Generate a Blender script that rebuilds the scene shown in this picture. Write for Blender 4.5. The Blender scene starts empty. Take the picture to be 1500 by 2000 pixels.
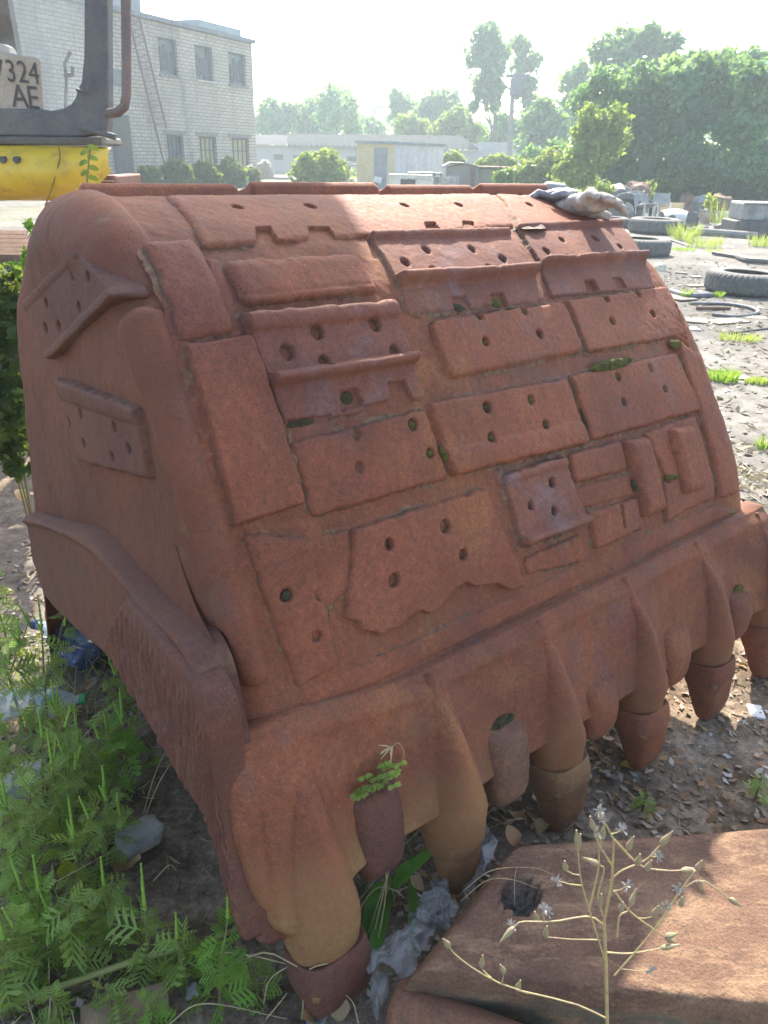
import bpy, bmesh, math, random
import numpy as np
from mathutils import Vector, Matrix

# ------------------------------------------------------------------ camera
F_PX, PITCH, ROLL, EYE = 1500.0, math.radians(25.0), math.radians(1.5), 1.6
_r0 = np.array([1, 0, 0.]); _f = np.array([0, math.cos(PITCH), -math.sin(PITCH)]); _u0 = np.array([0, math.sin(PITCH), math.cos(PITCH)])
_r = math.cos(ROLL)*_r0 + math.sin(ROLL)*_u0; _u = -math.sin(ROLL)*_r0 + math.cos(ROLL)*_u0
CP = np.array([0, 0, EYE])
scene = bpy.context.scene
COL = scene.collection
cam_d = bpy.data.cameras.new('camera'); cam = bpy.data.objects.new('camera', cam_d); COL.objects.link(cam)
cam.matrix_world = Matrix(((_r[0], _u[0], -_f[0], 0), (_r[1], _u[1], -_f[1], 0), (_r[2], _u[2], -_f[2], EYE), (0, 0, 0, 1)))
cam_d.sensor_fit = 'VERTICAL'; cam_d.sensor_height = 32; cam_d.lens = 24; cam_d.clip_start = 0.02; cam_d.clip_end = 3000
cam_d.dof.use_dof = True; cam_d.dof.focus_distance = 2.1; cam_d.dof.aperture_fstop = 9.0
scene.camera = cam

# ------------------------------------------------------------------ light
SUN_EL, SUN_AZ = math.radians(43), math.radians(-1)     # azimuth measured from +Y towards +X
world = bpy.data.worlds.new('World'); scene.world = world; world.use_nodes = True
wn = world.node_tree.nodes; wl = world.node_tree.links; wn.clear()
sky = wn.new('ShaderNodeTexSky'); sky.sky_type = 'NISHITA'; sky.sun_disc = False
sky.sun_elevation = SUN_EL; sky.sun_rotation = SUN_AZ
sky.air_density = 0.9; sky.dust_density = 2.2; sky.ozone_density = 1.0
bg = wn.new('ShaderNodeBackground'); bg.inputs['Strength'].default_value = 0.15
wo = wn.new('ShaderNodeOutputWorld'); wl.new(sky.outputs[0], bg.inputs[0]); wl.new(bg.outputs[0], wo.inputs[0])
sl = bpy.data.lights.new('sun', 'SUN'); sl.energy = 4.0; sl.angle = math.radians(0.6); sl.color = (1, .95, .87)
so = bpy.data.objects.new('sun', sl); COL.objects.link(so)
_sd = Vector((math.sin(SUN_AZ)*math.cos(SUN_EL), math.cos(SUN_AZ)*math.cos(SUN_EL), math.sin(SUN_EL)))
so.rotation_euler = _sd.to_track_quat('Z', 'Y').to_euler(); so.location = (0, 0, 30)
vs = scene.view_settings; vs.view_transform = 'Standard'; vs.look = 'None'; vs.exposure = 1.88; vs.gamma = 1; vs.use_white_balance = True; vs.white_balance_temperature = 6850; vs.white_balance_tint = 8; vs.use_curve_mapping = False
scene.render.engine = 'CYCLES'
scene.cycles.volume_bounces = 1; scene.cycles.volume_step_rate = 4; scene.cycles.transparent_max_bounces = 24

# ------------------------------------------------------------------ geometry helpers
rng = np.random.default_rng(7); random.seed(7)
def ray(x, y): return _f + (x-750)/F_PX*_r - (y-1000)/F_PX*_u
def at_z(x, y, z=0.): d = ray(x, y); return CP + d*((z-EYE)/d[2])
def at_y(x, y, Y): d = ray(x, y); return CP + d*(Y/d[1])
def at_plane(x, y, q, n): d = ray(x, y); return CP + d*(((np.asarray(q)-CP)@n)/(d@n))
def proj(P):
    d = np.asarray(P) - CP; z = np.maximum(d@_f, 1e-3)
    return 750+F_PX*(d@_r)/z, 1000-F_PX*(d@_u)/z
def depth_of(Y, x, y): return Y/ray(x, y)[1]

def _hash(i, j, k, s):
    h = (i*374761393 + j*668265263 + k*2147483647 + s*1274126177) & 0xffffffff
    h = ((h ^ (h >> 13))*1274126177) & 0xffffffff
    return ((h ^ (h >> 16)) & 0xffff)/65535.0
def vnoise(P, sc=1., seed=0):
    P = np.asarray(P, float)*sc; i = np.floor(P).astype(np.int64); f = P-i; f = f*f*(3-2*f); r = 0
    for a in (0, 1):
        for b in (0, 1):
            for c in (0, 1):
                w = (f[..., 0] if a else 1-f[..., 0])*(f[..., 1] if b else 1-f[..., 1])*(f[..., 2] if c else 1-f[..., 2])
                r = r + w*_hash(i[..., 0]+a, i[..., 1]+b, i[..., 2]+c, seed)
    return r*2-1
def fbm(P, sc=1., o=3, seed=0):
    r = 0; am = 1; t = 0
    for k in range(o): r = r+am*vnoise(P, sc*2**k, seed+k*17); t += am; am *= .5
    return r/t
def grid_faces(n, m):           # n rows (first index) x m columns
    i = np.arange(n-1)[:, None]*m + np.arange(m-1)[None]
    return np.stack([i, i+1, i+m+1, i+m], -1).reshape(-1, 4)

ORG = {}
def link(o, parent=None, base=None):
    COL.objects.link(o)
    if parent is not None: o.parent = parent; ORG[o.name] = ORG[parent.name]
    else:
        b = np.zeros(3) if base is None else np.asarray(base, float); ORG[o.name] = b; o.location = b
    return o
def mk(name, V, Fc, mat, parent=None, base=None, smooth=True, attr=None, local=False):
    """V in world coordinates unless local"""
    V = np.asarray(V, float).reshape(-1, 3)
    b = ORG[parent.name] if parent is not None else (np.zeros(3) if base is None else np.asarray(base, float))
    if not local: V = V-b
    me = bpy.data.meshes.new(name)
    if isinstance(Fc, np.ndarray):
        n = len(Fc); k = Fc.shape[1]
        me.vertices.add(len(V)); me.vertices.foreach_set('co', V.ravel().astype(np.float32))
        me.loops.add(n*k); me.loops.foreach_set('vertex_index', Fc.ravel().astype(np.int32))
        me.polygons.add(n); me.polygons.foreach_set('loop_start', (np.arange(n)*k).astype(np.int32))
        me.polygons.foreach_set('loop_total', np.full(n, k, np.int32)); me.update(calc_edges=True)
    else:
        me.from_pydata([tuple(v) for v in V], [], [tuple(int(q) for q in f) for f in Fc]); me.update()
    if smooth and len(me.polygons): me.polygons.foreach_set('use_smooth', [True]*len(me.polygons))
    if attr is not None:
        for an, av in attr.items():
            A = me.attributes.new(an, 'FLOAT', 'POINT'); A.data.foreach_set('value', np.asarray(av, np.float32).ravel())
    if mat is not None: me.materials.append(mat)
    return link(bpy.data.objects.new(name, me), parent, b)
def empty(name, base, label=None, cat=None, group=None, kind=None):
    o = bpy.data.objects.new(name, None); o.empty_display_size = .1; link(o, None, base)
    return tag(o, label, cat, group, kind)
def tag(o, label=None, cat=None, group=None, kind=None):
    if label: o['label'] = label
    if cat: o['category'] = cat
    if group: o['group'] = group
    if kind: o['kind'] = kind
    return o
def dup(o, loc, rot=(0, 0, 0), scale=1, label=None, parent=None):
    c = o.copy(); COL.objects.link(c)
    if parent is None:
        c.location = loc; c.rotation_euler = rot; c.scale = (scale,)*3 if np.isscalar(scale) else scale
        if label: c['label'] = label
    else: c.parent = parent
    for ch in o.children: dup(ch, None, parent=c)
    return c

class MB:
    def __init__(s): s.V = []; s.F = []; s.n = 0
    def add(s, V, Fc):
        V = np.asarray(V, float).reshape(-1, 3); s.V.append(V); s.F += [tuple(int(q)+s.n for q in f) for f in Fc]; s.n += len(V); return s
    def box(s, c, h, R=None):
        c = np.asarray(c, float); q = np.array([[x, y, z] for x in (-1, 1) for y in (-1, 1) for z in (-1, 1)], float)*np.asarray(h, float)
        if R is not None: q = q@np.asarray(R).T
        return s.add(q+c, [(0, 1, 3, 2), (4, 6, 7, 5), (0, 4, 5, 1), (2, 3, 7, 6), (0, 2, 6, 4), (1, 5, 7, 3)])
    def tube(s, path, rad, n=8, cap=True, flat=1.):
        P = np.asarray(path, float); m = len(P); rad = np.full(m, rad) if np.isscalar(rad) else np.asarray(rad)
        T = np.gradient(P, axis=0); T /= np.maximum(np.linalg.norm(T, axis=1)[:, None], 1e-9)
        up = np.array([0, 0, 1.]) if abs(T[0][2]) < .9 else np.array([1., 0, 0]); V = []
        x = np.cross(up, T[0])
        for k in range(m):
            x = x-T[k]*(x@T[k]); x /= max(np.linalg.norm(x), 1e-9); y = np.cross(T[k], x)
            for j in range(n):
                a = 2*math.pi*j/n; V.append(P[k]+rad[k]*(math.cos(a)*x+flat*math.sin(a)*y))
        Fc = [(k*n+j, k*n+(j+1) % n, (k+1)*n+(j+1) % n, (k+1)*n+j) for k in range(m-1) for j in range(n)]
        if cap: Fc += [tuple(range(n))[::-1], tuple((m-1)*n+j for j in range(n))]
        return s.add(V, Fc)
    def prism(s, poly, y0, y1):        # poly: world points (N,3); extruded by vector y0->y1 (vectors)
        P = np.asarray(poly, float); n = len(P); s.add(np.vstack([P+np.asarray(y0), P+np.asarray(y1)]), [tuple(range(n)), tuple(range(2*n-1, n-1, -1))]+[(i, n+i, n+(i+1) % n, (i+1) % n) for i in range(n)]); return s
    def lathe(s, prof, n=32, c=(0, 0, 0), R=None, mod=None):   # prof list of (r,z)
        pr = np.asarray(prof, float); m = len(pr); V = []
        for i in range(n):
            a = 2*math.pi*i/n
            for k, (r, z) in enumerate(pr):
                rr = r if mod is None else r+mod(i, k); V.append((rr*math.cos(a), rr*math.sin(a), z))
        V = np.array(V)
        if R is not None: V = V@np.asarray(R).T
        return s.add(V+np.asarray(c), [(i*m+k, ((i+1) % n)*m+k, ((i+1) % n)*m+k+1, i*m+k+1) for i in range(n) for k in range(m-1)])
    def build(s, name, mat, parent=None, base=None, smooth=True, bevel=0, local=False):
        V = np.vstack(s.V) if s.V else np.zeros((0, 3)); o = mk(name, V, s.F, mat, parent, base, smooth, local=local)
        if smooth: autosm(o)
        if bevel:
            b = o.modifiers.new('bevel', 'BEVEL'); b.width = bevel; b.segments = 2; b.limit_method = 'ANGLE'; b.angle_limit = math.radians(35)
        return o
def autosm(o, ang=40):
    me = o.data; bm = bmesh.new(); bm.from_mesh(me)
    bmesh.ops.recalc_face_normals(bm, faces=bm.faces)
    for e in bm.edges:
        if len(e.link_faces) == 2 and e.calc_face_angle(0) > math.radians(ang): e.smooth = False
    bm.to_mesh(me); bm.free()
def rotz(a): c, s = math.cos(a), math.sin(a); return np.array([[c, -s, 0], [s, c, 0], [0, 0, 1.]])
def rotx(a): c, s = math.cos(a), math.sin(a); return np.array([[1, 0, 0], [0, c, -s], [0, s, c.real]])
def roty(a): c, s = math.cos(a), math.sin(a); return np.array([[c, 0, s], [0, 1, 0], [-s, 0, c]])

# ------------------------------------------------------------------ materials
class NT:
    def __init__(s, name):
        s.m = bpy.data.materials.new(name); s.m.use_nodes = True; s.t = s.m.node_tree; s.n = s.t.nodes; s.b = s.n['Principled BSDF']; s.out = s.n['Material Output']
        s.tc = s.n.new('ShaderNodeTexCoord')
    def noise(s, sc, det=4, rough=.6, vec=None, dist=0.):
        q = s.n.new('ShaderNodeTexNoise'); q.inputs['Scale'].default_value = sc; q.inputs['Detail'].default_value = det; q.inputs['Roughness'].default_value = rough; q.inputs['Distortion'].default_value = dist
        s.t.links.new(vec or s.tc.outputs['Object'], q.inputs['Vector']); return q.outputs['Fac']
    def mapped(s, scale):
        q = s.n.new('ShaderNodeMapping'); q.inputs['Scale'].default_value = scale; s.t.links.new(s.tc.outputs['Object'], q.inputs['Vector']); return q.outputs[0]
    def vor(s, sc, feat='F1', vec=None, out='Distance'):
        q = s.n.new('ShaderNodeTexVoronoi'); q.feature = feat; q.inputs['Scale'].default_value = sc; s.t.links.new(vec or s.tc.outputs['Object'], q.inputs['Vector']); return q.outputs[out]
    def ramp(s, fac, stops):
        q = s.n.new('ShaderNodeValToRGB'); e = q.color_ramp.elements
        while len(e) < len(stops): e.new(.5)
        for k, (p, c) in enumerate(stops): e[k].position = p; e[k].color = (tuple(c)+(1,)) if hasattr(c, '__len__') else (c, c, c, 1)
        s.t.links.new(fac, q.inputs[0]); return q.outputs[0]
    def mix(s, fac, a, b, mode='MIX'):
        q = s.n.new('ShaderNodeMix'); q.data_type = 'RGBA'; q.blend_type = mode
        for v, i in ((fac, 0), (a, 6), (b, 7)):
            if isinstance(v, (int, float)): q.inputs[i].default_value = v if i == 0 else (v, v, v, 1)
            elif isinstance(v, tuple): q.inputs[i].default_value = v+(1,)
            else: s.t.links.new(v, q.inputs[i])
        return q.outputs[2]
    def math(s, op, a, b=0.):
        q = s.n.new('ShaderNodeMath'); q.operation = op
        for k, v in enumerate((a, b)):
            if isinstance(v, (int, float)): q.inputs[k].default_value = v
            else: s.t.links.new(v, q.inputs[k])
        return q.outputs[0]
    def attr(s, name):
        q = s.n.new('ShaderNodeAttribute'); q.attribute_name = name; return q.outputs['Fac']
    def bump(s, h, st=.4, d=.01):
        q = s.n.new('ShaderNodeBump'); q.inputs['Strength'].default_value = st; q.inputs['Distance'].default_value = d; s.t.links.new(h, q.inputs['Height'])
        s.t.links.new(q.outputs[0], s.b.inputs['Normal']); return q.outputs[0]
    def set(s, col=None, rough=None, metal=None, **k):
        for nm, v in (('Base Color', col), ('Roughness', rough), ('Metallic', metal))+tuple(k.items()):
            if v is None: continue
            if isinstance(v, (int, float)): s.b.inputs[nm].default_value = v
            elif isinstance(v, tuple): s.b.inputs[nm].default_value = v+(1,) if len(v) == 3 else v
            else: s.t.links.new(v, s.b.inputs[nm])
        return s.m

def rusty(name, dark, mid, light, tint, crust=(.19, .115, .065), grain=1., steel=None, spec=.32, ochre=False, tone=False):
    N = NT(name)
    big = N.noise(2.3, 5, .62); med = N.noise(11, 5, .65, dist=.3); fine = N.noise(260, 3, .7); speck = N.noise(75, 4, .7)
    c = N.ramp(big, [(.30, dark), (.5, mid), (.72, light)])
    c = N.mix(N.ramp(med, [(.38, 0.), (.66, .75)]), c, tint)
    if steel:
        st = N.noise(5.5, 4, .6, dist=.6); c = N.mix(N.ramp(st, [(.56, 0.), (.68, .6)]), c, steel)
    wn_ = N.noise(1.4, 4, .6, dist=.5); c = N.mix(N.ramp(wn_, [(.48, 0.), (.66, .65)]), c, (tint[0]*.62, tint[1]*.60, tint[2]*.72))
    og = N.noise(3.1, 6, .7, N.mapped((1, 1, .45)), .8); c = N.mix(N.ramp(og, [(.56, 0.), (.70, .55)]), c, (light[0]*1.08, light[1]*1.25, light[2]*.95))
    stk = N.noise(14, 4, .6, N.mapped((1, 1, .12)))
    c = N.mix(N.ramp(stk, [(.52, 0.), (.75, .35)]), c, tuple(x*.62 for x in mid))
    c = N.mix(.38, c, N.ramp(speck, [(.34, .2), (.66, .80)]), 'OVERLAY')
    c = N.mix(.45, c, N.ramp(fine, [(.3, .15), (.7, .85)]), 'OVERLAY')
    dk = N.noise(4.2, 6, .7, dist=.4); c = N.mix(N.ramp(dk, [(.54, 0.), (.74, .55)]), c, tuple(x*.5 for x in mid))
    if ochre: c = N.mix(N.math('MULTIPLY', N.attr('ochre'), N.ramp(med, [(.3, .55), (.6, 1.)])), c, N.mix(N.ramp(speck, [(.35, 0.), (.65, 1.)]), (.30, .17, .065), (.21, .11, .05)))
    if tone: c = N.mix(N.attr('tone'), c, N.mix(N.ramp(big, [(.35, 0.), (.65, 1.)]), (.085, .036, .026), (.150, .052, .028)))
    cr = N.attr('crust'); cn = N.noise(60, 4, .7)
    ccol = N.ramp(cn, [(.35, tuple(x*.45 for x in crust)), (.6, crust), (.78, (crust[0]*1.7, crust[1]*1.7, crust[2]*1.6))])
    c = N.mix(cr, c, ccol)
    c = N.mix(N.math('MULTIPLY', N.attr('dirt_shade'), .9), c, N.mix(cn, (.018, .013, .009), (.07, .05, .03)))  # darkens bolt holes and plate edges: dirt plus painted crack shade
    h = N.mix(.5, N.mix(.4, fine, speck), med)
    N.bump(h, .8*grain, .006)
    return N.set(c, N.ramp(speck, [(.3, .66), (.7, .9)]), 0., **{'Specular IOR Level': spec})
RUST = rusty('rust_red', (.105, .035, .019), (.220, .070, .033), (.275, .102, .047), (.185, .070, .040), steel=(.15, .080, .068), ochre=True, tone=True)
RUST_P = rusty('rust_plate', (.125, .040, .022), (.230, .072, .035), (.280, .102, .048), (.200, .070, .041), steel=(.18, .095, .074))
RUST_W = rusty('rust_worn', (.125, .048, .033), (.195, .072, .046), (.225, .095, .062), (.190, .070, .043), steel=(.19, .13, .135))
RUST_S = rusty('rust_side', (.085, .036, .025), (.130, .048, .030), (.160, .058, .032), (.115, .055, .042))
RUST_Y = rusty('rust_orange', (.180, .085, .035), (.250, .130, .050), (.280, .155, .060), (.170, .080, .048), steel=(.12, .09, .08))
RUST_B = rusty('rust_brown', (.120, .055, .032), (.190, .090, .050), (.260, .140, .070), (.140, .070, .050), crust=(.3, .24, .15), grain=1.2)
RUST_D = rusty('rust_dark', (.07, .035, .03), (.11, .05, .04), (.14, .065, .05), (.09, .05, .045))

def simple(name, col, rough=.7, var=.35, sc=12, bump=.3, bd=.01, metal=0., spec=.5, col2=None):
    N = NT(name); n = N.noise(sc, 5, .65); f = N.noise(sc*9, 3, .6)
    c = N.mix(N.ramp(n, [(.35, 0.), (.65, 1.)]), col, col2 or tuple(x*(1-var) for x in col)); c = N.mix(.3, c, N.ramp(f, [(.3, .25), (.7, .75)]), 'OVERLAY')
    N.bump(N.mix(.5, n, f), bump, bd)
    return N.set(c, rough, metal, **{'Specular IOR Level': spec})
def leafmat(name, col, col2, trans=.45, rough=.55, sc=3):
    N = NT(name); g = N.n.new('ShaderNodeObjectInfo'); n = N.noise(sc, 3, .6); a = N.attr('rnd')
    c = N.mix(N.ramp(n, [(.35, 0.), (.65, 1.)]), col, col2)
    c = N.mix(.75, c, N.ramp(a, [(0., .3), (1., .72)]), 'OVERLAY')
    N.set(c, rough, 0., **{'Specular IOR Level': .3})
    tr = N.n.new('ShaderNodeBsdfTranslucent'); N.t.links.new(N.mix(.5, c, (.35, .45, .04), 'MIX'), tr.inputs[0])
    mx = N.n.new('ShaderNodeMixShader'); mx.inputs[0].default_value = trans
    N.t.links.new(N.b.outputs[0], mx.inputs[1]); N.t.links.new(tr.outputs[0], mx.inputs[2]); N.t.links.new(mx.outputs[0], N.out.inputs[0])
    return N.m
MOSS = simple('moss', (.15, .135, .015), .95, sc=90, bump=1., bd=.01, col2=(.055, .055, .010))
MOSS_D = simple('moss_dark', (.075, .07, .018), .95, sc=90, bump=1., bd=.01, col2=(.035, .028, .018))
DEBRIS = simple('dirt_fill', (.16, .13, .10), .95, sc=70, bump=1., bd=.01, col2=(.05, .04, .03))

# ------------------------------------------------------------------ ground
def sstep(x, a, b): t = np.clip((np.asarray(x, float)-a)/(b-a), 0, 1); return t*t*(3-2*t)
def ground_h(x, y):
    x = np.asarray(x, float); y = np.asarray(y, float); P = np.stack([x, y, np.zeros_like(x)], -1)
    near = 1-sstep(np.hypot(x, y), 4, 9)
    h = .022*fbm(P, 2.1, 3, 3) + near*.010*fbm(P, 14, 3, 5)+near*.004*vnoise(P, 60, 9)
    h = h + .12*sstep(-x-.45*y, .55, 1.6)*(1-sstep(y, 3, 5))      # low bank on the left
    h = h+.030*sstep(x, .25, .5)*(1-sstep(x, 2.2, 2.8))*sstep(y, 1.15, 1.5)*(1-sstep(y, 2.7, 3.3))
    return h - .012
def make_axis(a, b, step, lo, hi, g=1.12):
    m = list(np.arange(a, b, step)); s = step; x = m[-1]; R = []
    while x < hi: s *= g; x += s; R.append(x)
    s = step; x = a; L = []
    while x > lo: s *= g; x -= s; L.append(x)
    return np.array(L[::-1]+m+R)
gx = make_axis(-2.2, 2.6, .0155, -900, 900); gy = make_axis(.5, 4.0, .0155, -60, 1500)
GX, GY = np.meshgrid(gx, gy); GZ = ground_h(GX, GY)
# attribute: 1 = soil and litter close to the bucket, 0 = pale worn concrete of the yard
Pn = np.stack([GX, GY, GX*0], -1)
edge = GY-2.75-.35*(GX-1.2) + .35*fbm(Pn, 1.3, 3, 21)
soil = 1-sstep(edge, -.15, .35)
soil = np.maximum(soil, sstep(-GX-.1*GY+.4*fbm(Pn, .8, 2, 8), 1.0, 1.7)*(1-sstep(GY, 5.2, 7)))
green = sstep(fbm(Pn, .22, 3, 31)+.25*sstep(GY, 20, 45), .18, .4)*sstep(GY, 9, 16)
N = NT('ground_mat'); sa = N.attr('soil'); ga = N.attr('green')
n1 = N.noise(.9, 6, .65); n2 = N.noise(7, 6, .7); n3 = N.noise(55, 5, .7); n4 = N.noise(190, 3, .7)
conc = N.ramp(n1, [(.35, (.11, .100, .088)), (.5, (.175, .160, .142)), (.66, (.24, .222, .198))])
conc = N.mix(N.ramp(n2, [(.44, 0.), (.62, .65)]), conc, (.075, .07, .064))
conc = N.mix(.5, conc, N.ramp(n3, [(.3, .25), (.7, .75)]), 'OVERLAY')
so_ = N.ramp(n2, [(.35, (.085, .060, .040)), (.5, (.175, .128, .090)), (.68, (.30, .235, .175))])
so_ = N.mix(.6, so_, N.ramp(n3, [(.3, .12), (.7, .88)]), 'OVERLAY'); so_ = N.mix(.4, so_, N.ramp(n4, [(.3, .15), (.7, .85)]), 'OVERLAY')
gr = N.mix(n2, (.06, .09, .02), (.16, .17, .06))
conc = N.mix(N.math('MULTIPLY', N.attr('asphalt'), .75), conc, N.mix(n3, (.050, .048, .046), (.10, .095, .09)))
c = N.mix(sa, conc, so_); c = N.mix(N.math('MULTIPLY', ga, N.ramp(n2, [(.42, 0.), (.6, .8)])), c, gr)
N.bump(N.mix(.5, N.mix(.5, n3, n4), n2), .8, .012); GROUND = N.set(c, .92, **{'Specular IOR Level': .2})
g = mk('ground', np.stack([GX, GY, GZ], -1), grid_faces(len(gy), len(gx)), GROUND, attr={'soil': soil, 'green': green, 'asphalt': np.clip(sstep(GY, 7.2, 8.6)*(1-sstep(GY, 13.0, 15.0))*(.75+.6*fbm(Pn, .5, 3, 51)), 0, 1)}); tag(g, kind='structure')
# ------------------------------------------------------------------ the big bucket
BO = at_z(620, 1985, 0.); BO[2] = 0
ax = np.array([.775, .632, 0]); ax /= np.linalg.norm(ax); pp = np.array([-ax[1], ax[0], 0]); zz = np.array([0, 0, 1.])
def bw(A, Pp, Z):
    A, Pp, Z = np.broadcast_arrays(A, Pp, Z); return BO + A[..., None]*ax + Pp[..., None]*pp + Z[..., None]*zz
CURV = [  # v, near(perp,z), far(perp,z)
 (0.00, .160, .60, .165, .59), (.13, .205, .80, .225, .75), (.26, .262, 1.0, .325, .92), (.38, .325, 1.17, .425, 1.07),
 (.47, .385, 1.29, .520, 1.185), (.54, .445, 1.38, .620, 1.285), (.60, .52, 1.44, .735, 1.365), (.67, .63, 1.485, .87, 1.430), (.73, .76, 1.508, 1.0, 1.476),
 (.79, .92, 1.485, 1.12, 1.478), (.85, 1.08, 1.39, 1.26, 1.40), (.90, 1.24, 1.22, 1.38, 1.22), (.95, 1.37, .80, 1.46, .80), (1.0, 1.60, .0, 1.60, .0)]
_c = np.array(CURV)
def catmull(tk, yk, t):
    m = np.gradient(yk, tk); i = np.clip(np.searchsorted(tk, t)-1, 0, len(tk)-2); h = tk[i+1]-tk[i]; s = (t-tk[i])/h
    return (2*s**3-3*s**2+1)*yk[i]+(s**3-2*s**2+s)*h*m[i]+(-2*s**3+3*s**2)*yk[i+1]+(s**3-s**2)*h*m[i+1]
AW = 1.72
def prof(A, v):
    t = np.asarray(A)/AW; v = np.clip(v, 0, 1); n0, n1, f0, f1 = (catmull(_c[:, 0], _c[:, k], v) for k in (1, 2, 3, 4))
    return n0+(f0-n0)*t, n1+(f1-n1)*t
class Front:
    def pos(s, A, v): q = prof(A, v); return bw(A, q[0], q[1])
    def nrm(s, A, v):
        e = .004; dA = s.pos(A+e, v)-s.pos(A-e, v); dv = s.pos(A, np.minimum(v+e, 1))-s.pos(A, np.maximum(v-e, 0)); n = np.cross(dA, dv); return n/np.linalg.norm(n, axis=-1)[..., None]
    def inv(s, x, y):
        if not hasattr(s, 'g'):
            A, v = np.meshgrid(np.linspace(-.15, 1.95, 260), np.linspace(0, .78, 260)); X, Y = proj(s.pos(A, v)); s.g = (A, v, X, Y)
        A, v, X, Y = s.g; k = np.argmin((X-x)**2+(Y-y)**2); a, b = A.ravel()[k], v.ravel()[k]
        for _ in range(6):
            f0 = np.array(proj(s.pos(np.array(a), np.array(b)))).ravel(); e = 1e-4
            fa = np.array(proj(s.pos(np.array(a+e), np.array(b)))).ravel(); fb = np.array(proj(s.pos(np.array(a), np.array(b+e)))).ravel()
            J = np.stack([(fa-f0)/e, (fb-f0)/e], 1); d = np.linalg.lstsq(J, np.array([x, y])-f0, rcond=None)[0]; d = np.clip(d, -.08, .08); a += d[0]; b = min(max(b+d[1], 0.), .8)
        return a, b
class Plane:
    def __init__(s, q, e1, e2, n): s.q, s.e1, s.e2, s.n = map(lambda k: np.asarray(k, float), (q, e1, e2, n))
    def pos(s, a, b): a, b = np.broadcast_arrays(a, b); return s.q+a[..., None]*s.e1+b[..., None]*s.e2
    def nrm(s, a, b): return np.broadcast_to(s.n, s.pos(a, b).shape)
    def inv(s, x, y):
        P = at_plane(x, y, s.q, s.n)-s.q; M = np.stack([s.e1, s.e2], 1); return tuple(np.linalg.lstsq(M, P, rcond=None)[0])
FR = Front()
AS = -.06
SIDE = Plane(bw(AS, 0, 0), pp, zz, -ax)
LK = .24; _ln = -pp+LK*zz; _ln /= np.linalg.norm(_ln)
LIP = Plane(bw(0, 0, 0), ax, LK*pp+zz, _ln)

bucket = empty('excavator_bucket', bw(.85, .8, 0.), 'huge rusty mining bucket standing on its teeth, back covered with welded track plates', 'excavator bucket')

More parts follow.
